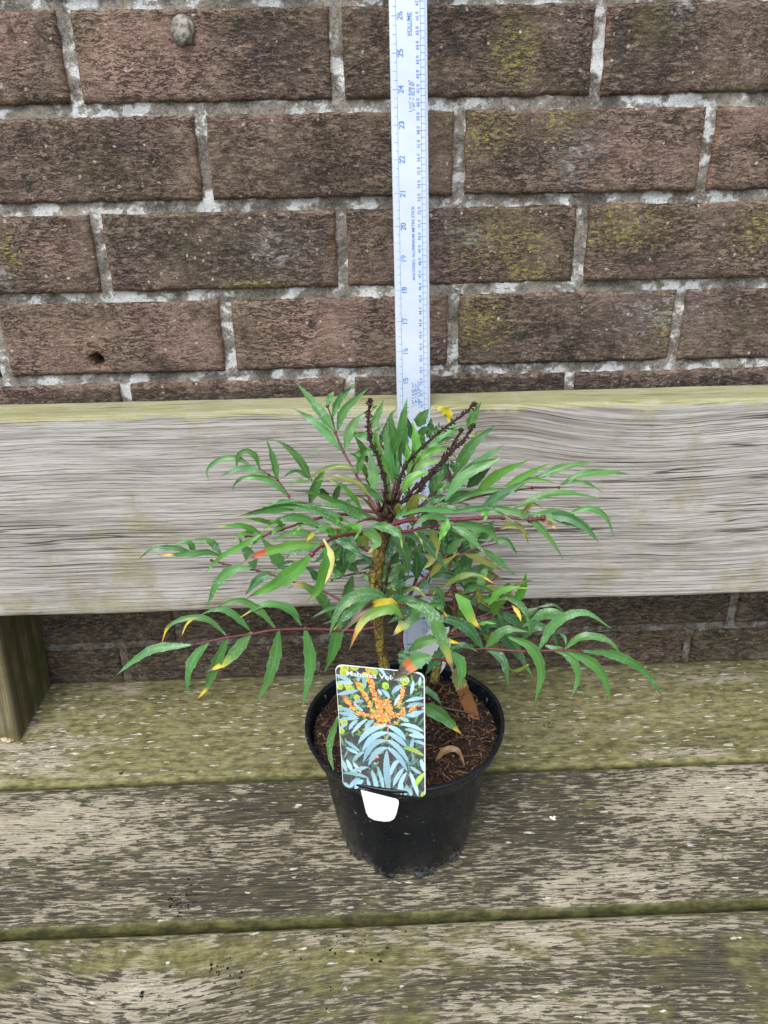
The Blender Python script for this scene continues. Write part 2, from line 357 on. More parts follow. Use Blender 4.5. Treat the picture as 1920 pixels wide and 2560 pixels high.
def build_wall():
    V, F, T, U = [], [], [], []
    rows = range(-10, 14)
    for row in rows:
        zb = Z0-row*PITCHZ; zt = zb+BH
        if zt < -.5: continue
        js = [on_y(a, b, 0).x for a, b in JOINT.get(row, [])]
        if not js: js = [-.09+(.1125 if row % 2 else 0)+rnd.uniform(-.01, .01)]
        js.sort()
        while js[0] > -2.2: js.insert(0, js[0]-.2225)
        while js[-1] < 2.6: js.append(js[-1]+.2225)
        for a, b in zip(js, js[1:]):
            x0, x1 = a+.0055+rnd.uniform(-.0008, .0008), b-.0055
            near = x1 > -.45 and x0 < .62 and -.1 < zt and zb < .8
            dx = .0025 if near else .02
            nx, nz = max(2, int((x1-x0)/dx)), max(2, int(BH/dx)); b0 = len(V)
            off = rnd.uniform(-.0018, .0015); pk = rnd.random()*.35; dk = rnd.random()*.35; tl = rnd.uniform(-.012, .012)
            seed = rnd.random()*50; hue = rnd.random()
            for j in range(-2, nz+3):
                for i in range(-2, nx+3):
                    u = min(max(i/nx, 0), 1); v = min(max(j/nz, 0), 1)
                    ring = max(-i, i-nx, -j, j-nz, 0)
                    x = x0+(x1-x0)*u; z = zb+BH*v
                    ed = min(i, nx-i, j, nz-j)*dx if ring == 0 else 0
                    # uneven outline
                    w1 = mn.noise((x*38, z*38, seed)); w2 = mn.noise((x*170, z*170, seed+9))
                    k = max(0, 1-ed/.006)
                    x += k*(.0011*mn.noise((z*60, seed, 3))+.0006*mn.noise((z*260, seed, 5)))
                    z += k*(.0012*mn.noise((x*45, seed, 7))+.0009*mn.noise((x*220, seed, 8)))
                    y = -.0065+off+tl*(x-(x0+x1)/2)*.3+.0009*w1+.0005*w2
                    y += .0026*max(0, 1-ed/.0032)**2
                    if ring == 1: y = .002
                    if ring == 2: y = .02
                    if near:
                        dh = math.hypot(x-HOLE.x, z-HOLE.z)
                        if dh < .0062 and ring == 0: y += .028
                        elif dh < .0105: y += .001*(1-(dh-.0062)/.0043)
                    V.append((x, y, z+.43))
                    p = pk+max([gs(x, z, *g) for g in G_P]) if near else pk
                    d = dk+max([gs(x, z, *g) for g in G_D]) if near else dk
                    edge = (max(0, 1-ed/.004)*(.35+.65*max(0, mn.noise((x*20, z*20, seed)))) if ring < 2 else 0)
                    eh = 0
                    if near:
                        dh = math.hypot(x-HOLE.x, z-HOLE.z); eh = max(0, 1-abs(dh-.0085)/.003)
                        if dh < .0062: d = 1.2; edge = 0
                    if j > nz-1: edge *= .3
                    sd_ = max(0, 1-min(i, nx-i)*dx/.005) if ring == 0 else (1 if ring == 1 and (i < 0 or i > nx) else 0)
                    e3 = max(.45*edge, .75*sd_*(.5+.8*mn.noise((seed, z*30, 2))), .8*eh)
                    T.append((min(p, 1), min(d, 1), min(max(e3, 0), 1)))
                    U.append((max([gs(x, z, *g) for g in G_L]) if near else 0, max([gs(x, z, *g) for g in G_W]) if near else 0, hue))
            N = nx+5
            for j in range(nz+4):
                for i in range(nx+4):
                    q = b0+j*N+i; F.append((q, q+1, q+1+N, q+N))
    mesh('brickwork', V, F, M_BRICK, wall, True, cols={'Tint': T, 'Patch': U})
    # mortar bed: one uneven sheet behind the brick faces, with the body of the wall behind it
    V, F = [], []
    xs = list(np.arange(-2.2, -.46, .04))+list(np.arange(-.46, .64, .004))+list(np.arange(.64, 2.61, .04))
    zs = list(np.arange(-.43, -.1, .04))+list(np.arange(-.1, .82, .004))+list(np.arange(.82, 1.39, .04))
    for z in zs:
        for x in xs:
            y = -.0012+.0032*mn.noise((x*45, z*60, 1))+.0014*mn.noise((x*240, z*240, 4))
            V.append((x, y, z+.43))
    N = len(xs)
    for j in range(len(zs)-1):
        for i in range(N-1):
            if math.hypot(xs[i]-HOLE.x, zs[j]-HOLE.z) > .011: q = j*N+i; F.append((q, q+1, q+1+N, q+N))
    b = len(V); x0, x1, z0, z1 = xs[0], xs[-1], 0, zs[-1]+.43
    V += [(x0, .004, z0), (x1, .004, z0), (x1, .004, z1), (x0, .004, z1), (x0, .1, z0), (x1, .1, z0), (x1, .1, z1), (x0, .1, z1)]
    F += [(b+5, b+4, b+7, b+6), (b, b+4, b+5, b+1), (b+3, b+2, b+6, b+7), (b, b+3, b+7, b+4), (b+1, b+5, b+6, b+2)]
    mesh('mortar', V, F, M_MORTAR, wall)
build_wall()
def lump():
    c = on_y(453, 72, -.012); g = Geo(); n, m = 14, 9
    for j in range(m):
        for i in range(n):
            a = 2*math.pi*i/n; t_ = j/(m-1)
            r = .0105*math.cos(t_*math.pi/2)**.6*(1+.15*mn.noise((math.cos(a)*2, math.sin(a)*2, t_*3)))
            g.V.append(Vector((c.x+r*math.cos(a)*.95, -.005-.009*math.sin(t_*math.pi/2), c.z+r*math.sin(a)*1.12-.003*t_))); g.C.append((1, 1, 1))
    for j in range(m-1):
        for i in range(n): g.F.append((j*n+i, j*n+(i+1) % n, (j+1)*n+(i+1) % n, (j+1)*n+i))
    t = NT('grey_lump'); P = t.obj()
    cc = t.mix(t.step(t.noise(P, 240, 4, .6), .35, .65), srgb(84, 80, 72), srgb(150, 146, 134))
    o = mesh('mortar_lump', g.V, g.F, t.done(cc, .85, t.bump(t.noise(P, 300, 4, .6), .6, .001)))
    tag(o, 'small rounded grey lump stuck high on a brick face', 'lump')
lump()

# ---------------------------------------------------------------- bench
def plank(name, prof, xs, mat, parent, grain, maskf, seed, amp=.0005, xf=None):
    """sweeps a closed profile [(y, z)] along x; grain(x, s) -> (gx, gs); maskf(x, y, z, s) -> rgb"""
    P = [Vector((0, *p)) for p in prof]; n = len(P); L = [0]
    for i in range(1, n): L.append(L[-1]+(P[i]-P[i-1]).length)
    V, F, G, C = [], [], [], []
    c0 = sum(P, Vector())/n
    for x in xs:
        for i, p in enumerate(P):
            d = (P[(i+1) % n]-P[i-1]); nn = Vector((0, d.z, -d.y))
            if nn.length > 1e-9: nn.normalize()
            if nn.dot(p-c0) < 0: nn = -nn
            k = amp*(mn.noise((x*9, L[i]*30, seed))+.6*mn.noise((x*40, L[i]*120, seed+3)))
            v = p+nn*k; v.x = x
            g_ = grain(x, L[i]); G.append((g_[0]+seed*3.1, g_[1]+seed*.77, 0)); C.append(maskf(x, v.y, v.z, L[i]))
            V.append(xf(v) if xf else v)
    for j in range(len(xs)-1):
        for i in range(n-1): q = j*n+i; F.append((q, q+1, q+1+n, q+n))
    F.append(tuple(range(n-1))); F.append(tuple((len(xs)-1)*n+i for i in range(n-1))[::-1])
    o = mesh(name, loc_of(parent, V), F, mat, parent, True, cols={'Mask': C}, vecs={'grain': G})
    return o
def rprof(y0, y1, z0, z1, r, step=.004, rs=4):
    """rounded rectangle profile, starting mid bottom; y0 = front, y1 = back"""
    pts = []
    def line(a, b):
        n = max(1, int(math.dist(a, b)/step))
        for i in range(n): pts.append((a[0]+(b[0]-a[0])*i/n, a[1]+(b[1]-a[1])*i/n))
    def arc(cy, cz, a0, a1, r):
        for i in range(rs): a = math.radians(a0+(a1-a0)*i/rs); pts.append((cy+r*math.cos(a), cz+r*math.sin(a)))
    ym = (y0+y1)/2
    line((ym, z0), (y0+r, z0)); arc(y0+r, z0+r, 270, 180, r); line((y0, z0+r), (y0, z1-r)); arc(y0+r, z1-r, 180, 90, r)
    line((y0+r, z1), (y1-r, z1)); arc(y1-r, z1-r, 90, 0, r); line((y1, z1-r), (y1, z0+r)); arc(y1-r, z0+r, 0, -90, r)
    line((y1-r, z0), (ym, z0)); pts.append((ym, z0))
    return pts
LEAN = .1366
bench = thing('garden_bench', 'weathered grey wooden bench with green algae standing against the brick wall', 'bench', (.3, -.2, -.43))
XS = list(np.arange(-.62, -.46, .02))+list(np.arange(-.46, .60, .006))+list(np.arange(.60, 1.13, .03))
def sp(px, py): p = on_z(px, py, 0); return p.x, p.y
def sg(x, y, px, py, rx, ry):
    p = sp(px, py); q = sp(px+rx, py); r = sp(px, py+ry)
    return gs(x, y, p[0], p[1], abs(q[0]-p[0]), abs(p[1]-r[1]))
SL = [(-.1745, -.006), (-.3355, -.1776), (-.505, -.3396)]
def grain_slat(k):
    def f(x, s):
        w = .004*mn.noise((x*3, s*6, k*5))+.0015*mn.noise((x*9, s*14, k*7))
        if k == 2:
            y_ = s
            w += .022*math.exp(-((x+.20)/.10)**2)*math.exp(-((s-.22)/.05)**2)+.02*math.exp(-((x-.42)/.16)**2)
        return x, s+w
    return f
def mask_slat(k):
    def f(x, y, z, s):
        n = mn.noise((x*6, y*8, k*3.)); al = dk = pl = 0.
        if k == 0:
            al = .60+.25*n-.45*sg(x, y, 80, 1880, 180, 60)-.40*sg(x, y, 1800, 1690, 130, 25)-.25*sg(x, y, 300, 1720, 130, 35)-.30*sg(x, y, 1700, 1870, 200, 40)+.25*sg(x, y, 1350, 1730, 250, 40)
            dk = .14*n-.1+.75*sg(x, y, 1780, 1845, 150, 22)+.6*sg(x, y, 1520, 1865, 60, 16)+.55*sg(x, y, 730, 1908, 45, 16)
            pl = .35+.5*sg(x, y, 300, 1800, 300, 80)+.5*sg(x, y, 1680, 1690, 200, 30)-.35*sg(x, y, 600, 1900, 300, 30)
        if k == 1:
            al = -.02+.15*n
            dk = .06+.3*n-.35*sg(x, y, 120, 2060, 260, 70)-.2*sg(x, y, 300, 2270, 200, 30)+.30*sg(x, y, 620, 2230, 220, 60)+.28*sg(x, y, 1380, 2090, 170, 60)-.25*sg(x, y, 1750, 2000, 200, 50)+.2*sg(x, y, 700, 2010, 150, 50)+.15*sg(x, y, 1330, 2180, 200, 40)
            pl = -.1
        if k == 2:
            al = .10+.28*n+.4*sg(x, y, 420, 2390, 260, 40)+.25*sg(x, y, 1320, 2350, 330, 60)-.3*sg(x, y, 250, 2480, 150, 50)+.2*sg(x, y, 900, 2400, 250, 60)-.1*sg(x, y, 1700, 2500, 200, 70)
            dk = .06+.3*n+.38*sg(x, y, 1780, 2400, 190, 60)+.2*sg(x, y, 1250, 2450, 300, 40)-.3*sg(x, y, 270, 2490, 170, 50)-.25*sg(x, y, 1330, 2520, 200, 30)
            pl = -.1+.4*sg(x, y, 380, 2400, 300, 15)
        fr = max(0, 1-abs(y-SL[k][0])/.0065)
        al += .9*fr*(1 if k < 2 else .3); dk += .25*fr*(k < 2); pl -= fr
        if k: al += .3*max(0, 1-abs(y-SL[k][1])/.006)
        return (min(max(al, -1), 1), min(max(dk, -1), 1), min(max(pl, -1), 1))
    return f
for k, (y0, y1) in enumerate(SL):
    o = plank('seat_slat', rprof(y0, y1, -.032, 0, .0055), XS, M_SLAT, bench, grain_slat(k), mask_slat(k), k+1.)
    o['label'] = ['rear seat slat covered in green algae', 'middle seat slat, mostly bare streaky wood under the pot', 'front seat slat with black grime and wavy grain'][k]
# back board, leaning back with its posts
def board_xf(v):                                            # local (x, depth, height) -> leaning
    return Vector((v.x, -.1310+LEAN*(v.z-.167)*1.0+v.y, v.z))
KN = on_y(1210, 1010, -.11); 
def grain_board(x, s):
    h = s                                                   # arc length around the profile; front face lies between .0225 and .21
    w = .0028*mn.noise((x*2.2, s*5, 3))+.0018*mn.noise((x*8, s*16, 9))
    zf = s-.0225                                            # height above the board's lower edge on the front face
    dx_ = x-(KN.x+.012)
    w += -.011*math.exp(-(dx_/.06)**2)*math.exp(-((zf-.175)/.05)**2)+.008*math.exp(-((dx_-.14)/.09)**2)*math.exp(-((zf-.15)/.05)**2)
    w += .006*math.exp(-((x-.30)/.10)**2)*math.exp(-((zf-.03)/.04)**2)
    return x, s+w
def mask_board(x, y, z, s):
    top = 1. if (z > .3515) else max(0, 1-(.3515-z)/.010)*(.62+.5*mn.noise((x*4, 1, 1)))
    if z > .351 and y > .004: top = 1.1
    n = mn.noise((x*5, z*9, 2))
    al = .12+.40*n+.25*max(0, 1-(z-.167)/.03)
    for (px, py, rx, ry) in ((340, 1300, 50, 160), (1740, 1130, 30, 200), (1500, 1440, 130, 50), (200, 1500, 200, 40), (1850, 1450, 90, 60), (330, 1400, 40, 60), (60, 1060, 260, 12)):
        p = on_y(px, py, -.12); al += .55*gs(x, z, p.x, p.z, rx*.00034, ry*.00036)
    kn = gs(x, z, KN.x, KN.z-.008, .035, .014)+.6*gs(x, z, KN.x+.05, KN.z-.03, .06, .03)
    return (min(al, 1), min(top, 1.2), kn*.6)
plank('back_board', rprof(0, .045, .167, .3545, .004, .004, 3), XS, M_BOARD, bench, grain_board, mask_board, 6., .0006, board_xf)
def post_material():
    t = NT('post_wood'); G = t.attr('grain', 'Vector'); P = t.obj()
    fi = t.noise(t.scl(G, (9, 420, 1)), 1, 5, .62); me_ = t.noise(t.scl(G, (3, 110, 1)), 1, 4, .6)
    c = t.mix(t.step(me_, .36, .64), srgb(82, 76, 58), srgb(116, 108, 84))
    c = t.mix(t.step(fi, .34, .5, .7, 0), c, srgb(64, 56, 44))
    al = t.noise(P, 28, 4, .6)
    c = t.mix(t.step(al, .38, .62, 0, .75), c, srgb(78, 76, 36))
    return t.done(c, .88, t.bump(t.ma('ADD', fi, me_), .7, .001), .2)
M_POST = post_material()
for xr in (-.402, .90):
    # long axis = local x (height); section in (y, z) -> world (depth, width)
    def pxf(v, xr=xr): return Vector((xr-.075+v.z, v.y+LEAN*.9*v.x-.002*(0), v.x))
    zz = [.0005+.0035*0+i*.0055 for i in range(59)]
    plank('back_post', rprof(-.1075, -.012, 0, .075, .003, .006, 3), [z for z in zz if z < .162]+[.1665], M_POST, bench, lambda x, s: (x, s), lambda *a: (0, 0, 0), 11.+xr, .0006, pxf)
    g = Geo()
    g.box(xr-.07, xr-.005, -.47, -.02, -.075, -.033); g.box(xr-.065, xr-.01, -.10, -.03, -.43, -.0755); g.box(xr-.065, xr-.01, -.46, -.39, -.43, -.0755)
    g.out('bench_leg', M_POST, bench, False)
# ---------------------------------------------------------------- metre stick
def text_geo(body, size, bold=.012):
    cu = bpy.data.curves.new('lettering', 'FONT'); cu.body = body; cu.size = size; cu.resolution_u = 3
    cu.offset = bold*size; cu.align_x = 'CENTER'; cu.align_y = 'CENTER'
    ob = bpy.data.objects.new('lettering', cu); COL.objects.link(ob)
    dg = bpy.context.evaluated_depsgraph_get(); dg.update()
    me = bpy.data.meshes.new_from_object(ob.evaluated_get(dg))
    V = [v.co.copy() for v in me.vertices]; F = [tuple(p.vertices) for p in me.polygons]
    bpy.data.objects.remove(ob); bpy.data.curves.remove(cu); bpy.data.meshes.remove(me)
    return V, F
SW, ST = .0295, .0013
ang, side = .13595, -.00388
AX = Vector((math.sin(side), math.cos(side)*math.sin(ang), math.cos(side)*math.cos(ang))).normalized()
UXs = Vector((1, 0, 0)); UXs = (UXs-AX*UXs.dot(AX)).normalized(); NX = UXs.cross(AX)       # NX points to the viewer (-y)
if NX.y > 0: NX = -NX
P520 = Vector((.29105-.265, -.08357, -.08667+.6019))
ORG = P520-AX*.520-UXs*(.815*SW)                           # left edge at the 0 mm end
def stick(u, s, n): return ORG+UXs*u+AX*s+NX*n
def stick_material():
    t = NT('anodised_aluminium'); P = t.obj()
    a = t.noise(P, 14, 4, .6); b = t.noise(t.scl(P, (300, 300, 20)), 1, 3, .6); d = t.noise(P, 160, 3, .6)
    c = t.mix(t.step(a, .3, .7), (.41, .47, .55), (.48, .54, .62))
    c = t.mix(t.step(d, .66, .72, 0, .5), c, srgb(176, 176, 178))
    c = t.mix(t.ma('MULTIPLY', t.step(t.noise(P, 62, 3, .6), .60, .68), .25), c, srgb(170, 176, 186))
    return t.done(c, .42, t.bump(b, .08, .0004), .5, Metallic=.18)
t = NT('blue_print'); M_PRINT = t.done(t.mix(t.step(t.noise(t.obj(), 130, 3, .6), .45, .72), srgb(58, 104, 166), srgb(108, 150, 200)), .5)
def build_stick():
    st = thing('metre_stick', 'pale aluminium metre stick with blue scales standing upright behind the shrub', 'measuring stick', stick(SW/2, 0, 0))
    V, F = [], []
    ch = .0005
    sec = [(0, -ST), (0, -ch), (ch, 0), (SW-ch, 0), (SW, -ch), (SW, -ST)]
    for s in (0, 1.0):
        for u, n in sec: V.append(stick(u, s, n))
    for i in range(6): F.append((i, (i+1) % 6, 6+(i+1) % 6, 6+i))
    F += [tuple(range(6))[::-1], tuple(range(6, 12))]
    mesh('stick_body', loc_of(st, V), F, stick_material(), st, False)
    V, F = [], []
    def rect(u0, u1, s0, s1):
        b = len(V); e = .00012
        V.extend([stick(u0, s0, e), stick(u1, s0, e), stick(u1, s1, e), stick(u0, s1, e)]); F.append((b, b+1, b+2, b+3))
    lw = .00016
    rect(.176*SW-lw, .176*SW+lw, .0, 1); rect(.815*SW-lw, .815*SW+lw, .0, 1)
    for k in range(1, 39*4):
        s = k*.00635
        rect((.05 if k % 4 == 0 else .085 if k % 2 == 0 else .105)*SW, (.27 if k % 4 == 0 else .176)*SW, s-lw, s+lw)
    for k in range(10, 1000):
        s = k*.001
        if k % 10 == 0: rect(.755*SW, .955*SW, s-lw, s+lw)
        elif k % 5 == 0: rect(.815*SW, .955*SW, s-lw, s+lw)
        else: rect(.915*SW, .972*SW, s-lw*.7, s+lw*.7)
    mesh('scale_marking', loc_of(st, V), F, M_PRINT, st, False)
    V, F = [], []
    def put(body, u, s, size, sx=1.):
        tv, tf = text_geo(body, size); b = len(V)
        for v in tv: V.append(stick(u-v.y, s+v.x*sx, .00016))
        F.extend(tuple(b+i for i in f) for f in tf)
    for i in range(2, 40): put(str(i), .285*SW, i*.0254, .0062)
    for m in range(30, 1000, 10): put('%d %d' % (m//10, m % 10), .732*SW, m*.001, .0033, 1.05)
    put('ANODISED ALUMINIUM METRE STICK', .56*SW, .4945, .0034, 1.02)
    put('VOLUME', .525*SW, .6545, .0040, 1.05); rect2 = None
    b = len(V); 
    for u, s in ((.578*SW, .6462), (.592*SW, .6462), (.592*SW, .6628), (.578*SW, .6628)): V.append(stick(u, s, .00016))
    F.append((b, b+1, b+2, b+3))
    put('1 cm\u00b3 = 0.06 in\u00b3', .52*SW, .6045, .0034, 1.05); put('1 m\u00b3 = 35.3 ft\u00b3', .61*SW, .6045, .0034, 1.05)
    put('1 in\u00b2 = 6.45 cm\u00b2', .48*SW, .3690, .0032, 1.05); put('1 ft\u00b2 = 0.09 m\u00b2', .57*SW, .3690, .0032, 1.05); put('1 mile\u00b2 = 2.59 km\u00b2', .655*SW, .3690, .0032, 1.0)
    mesh('lettering', loc_of(st, V), F, M_PRINT, st, False)
build_stick()

# ---------------------------------------------------------------- pot
PC = Vector((.0, -.245, 0)); RZ = .126
def pot_material():
    t = NT('black_plastic'); P = t.obj(); z = t.sepv(P)[2]
    f = t.noise(P, 190, 5, .7); g = t.noise(P, 34, 4, .6)
    lowz = t.step(z, .0, .045, 1., 0.)
    c = t.mix(t.step(g, .35, .65), (.0036, .0052, .0078), (.0062, .0080, .0112))
    d = t.step(t.ma('ADD', t.ma('ADD', t.ma('MULTIPLY', f, .8), t.ma('MULTIPLY', g, .35)), t.ma('MULTIPLY', lowz, .30)), .78, .98)
    c = t.mix(t.ma('MULTIPLY', d, .55), c, srgb(122, 126, 132))
    sc = t.ma('MULTIPLY', t.step(t.noise(t.scl(P, (200, 200, 330)), 1, 3, .6), .66, .70), t.step(t.noise(P, 60, 2, .5), .5, .6))
    c = t.mix(t.ma('MULTIPLY', sc, .7), c, srgb(158, 152, 140))
    return t.done(c, t.step(f, .3, .7, .20, .36), t.bump(f, .12, .0006), .3)
def build_pot():
    M = pot_material()
    pot = thing('plant_pot', 'black plastic nursery pot with a dusty base standing on the slatted bench seat', 'plant pot', PC)
    n = 120
    prof = [(.0, .004), (.051, .004), (.053, .0)]
    outer = [(.0555, .0), (.0578, .006), (.0590, .016), (.0625, .035), (.0662, .060), (.0694, .085), (.0714, .104), (.0718, .1075), (.0756, .1085), (.0766, .1105)]
    inner = [(.0742, .1100), (.0700, .1075), (.0685, .09), (.0685, .085)]
    V, F = lathe(prof+outer+inner, n)
    k0 = len(prof)
    for i in range(len(V)):                                   # feet and drainage notches round the base
        r, k = divmod(i, n); a = 2*math.pi*k/n
        nt = math.cos(a*10+.6)
        if r in (1, 2, 3, 4) and nt < -.05: V[i].z += .0052 if r > 1 else .003
        if r in (3, 4) and nt < -.05: V[i].x *= .965; V[i].y *= .965
        V[i].x += .0006*mn.noise((math.cos(a)*2, math.sin(a)*2, V[i].z*20)); V[i].y += .0006*mn.noise((math.sin(a)*2, math.cos(a)*2, V[i].z*20+4))
        if V[i].z < .0003: V[i].z = .0008
    mesh('pot_body', V, F, M, pot)
    rim = [(.0742, .1102), (.0768, .1104), (.0788, .1115), (.0806, .1175), (.0818, .1222), (.0830, .1232), (.0836, .1246), (.0832, .1259), (.0820, .1262), (.0806, .1258), (.0798, .1245), (.0795, .121), (.0786, .1145), (.0776, .1115), (.0742, .1102)]
    V, F = lathe(rim, 140)
    for v in V:
        a = math.atan2(v.y, v.x); w = .0009*math.sin(2*a+.7)+.0004*math.sin(5*a); l = math.hypot(v.x, v.y); v.x *= 1+w/l; v.y *= 1+w/l
        v.z += .0005*math.sin(3*a+1)
    lg_ = Geo()                                                # moulded lugs inside the lip
    for a in (200, 208, 330, 338, 20, 150):
        a = math.radians(a); c, s_ = math.cos(a), math.sin(a)
        lg_.tube([(.0776*c, .0776*s_, .112), (.0792*c, .0792*s_, .1225)], .0014, 6)
    b = len(V); mesh('pot_rim', list(V)+lg_.V, F+[tuple(b+i for i in f) for f in lg_.F], M, pot)
build_pot()
SOILZ = .1135
def soil_h(x, y): 
    r = math.hypot(x, y)
    return SOILZ+.0045*mn.noise((x*45, y*45, 1))+.0022*mn.noise((x*140, y*140, 3))+.0015*mn.noise((x*400, y*400, 5))-.0022*(r/.07)**4+.003
def build_soil():
    t = NT('bark_compost'); C = t.attr('Col'); P = t.obj()
    c = t.mix(t.step(t.noise(P, 420, 4, .65), .35, .65, 0, .8), C, (.012, .007, .005))
    m = t.done(c, .85, t.bump(t.noise(P, 500, 4, .6), .7, .0012), .3)
    g = Geo(); N = 90; R = .0782
    idx = {}
    for j in range(N+1):
        for i in range(N+1):
            x, y = (i/N*2-1)*R, (j/N*2-1)*R
            if math.hypot(x, y) > R: continue
            idx[i, j] = len(g.V); b = mn.noise((x*120, y*120, 7))
            g.V.append(PC+Vector((x, y, soil_h(x, y)))); g.C.append((.022+.014*b, .012+.008*b, .008+.005*b))
    for (i, j), v in idx.items():
        q = [idx.get(k) for k in ((i, j), (i+1, j), (i+1, j+1), (i, j+1))]
        if None not in q: g.F.append(tuple(q))
    cols = [(.10, .050, .026), (.055, .028, .016), (.026, .014, .009), (.24, .14, .07), (.15, .07, .034), (.016, .010, .007), (.04, .02, .012)]
    for k in range(3200):
        a, r = rnd.uniform(0, 2*math.pi), .0765*math.sqrt(rnd.random())
        x, y = r*math.cos(a), r*math.sin(a); z = soil_h(x, y)+rnd.uniform(-.001, .0016)
        L = rnd.choice((rnd.uniform(.002, .005), rnd.uniform(.005, .017))); w = rnd.uniform(.00025, .0007) if L > .004 else rnd.uniform(.0005, .0014)
        th = rnd.uniform(0, 2*math.pi); el = rnd.uniform(-.3, .5)
        d = Vector((math.cos(th)*math.cos(el), math.sin(th)*math.cos(el), math.sin(el))); c = PC+Vector((x, y, z))
        bend = Vector((rnd.uniform(-1, 1), rnd.uniform(-1, 1), rnd.uniform(0, 1)))*L*.18
        e = c+d*L
        er = Vector((e.x-PC.x, e.y-PC.y))
        if er.length > .078: continue
        g.tube([c, c+d*L*.5+bend, e], [w, w, w*.5], 4, rnd.choice(cols))
    for k in range(90):                                       # larger bark chips
        a, r = rnd.uniform(0, 2*math.pi), .070*math.sqrt(rnd.random()); x, y = r*math.cos(a), r*math.sin(a)
        c = PC+Vector((x, y, soil_h(x, y)+.0008)); th = rnd.uniform(0, 6.28); d = Vector((math.cos(th), math.sin(th), rnd.uniform(-.25, .35))); sdv = Vector((-math.sin(th), math.cos(th), rnd.uniform(-.4, .4)))
        L, w = rnd.uniform(.003, .008), rnd.uniform(.0012, .003); b = len(g.V); col = rnd.choice([(.10, .045, .022), (.06, .03, .017), (.15, .075, .038), (.035, .018, .011)])
        for (p_, q_) in ((-1, -.4), (-.5, -1), (.6, -.8), (1, .1), (.5, .9), (-.7, .8)):
            for zz_ in (0, .0009): g.V.append(c+d*(p_*L*.5*rnd.uniform(.8, 1.1))+sdv*(q_*w*.5)+Vector((0, 0, zz_))); g.C.append(col)
        g.F.append(tuple(b+1+2*i for i in range(6)))
        for i in range(6): j_ = (i+1) % 6; g.F.append((b+2*i, b+2*j_, b+2*j_+1, b+2*i+1))
    o = g.out('bark_compost', m); tag(o, 'dark brown fibrous bark compost filling the black pot', None, 'stuff')
build_soil()

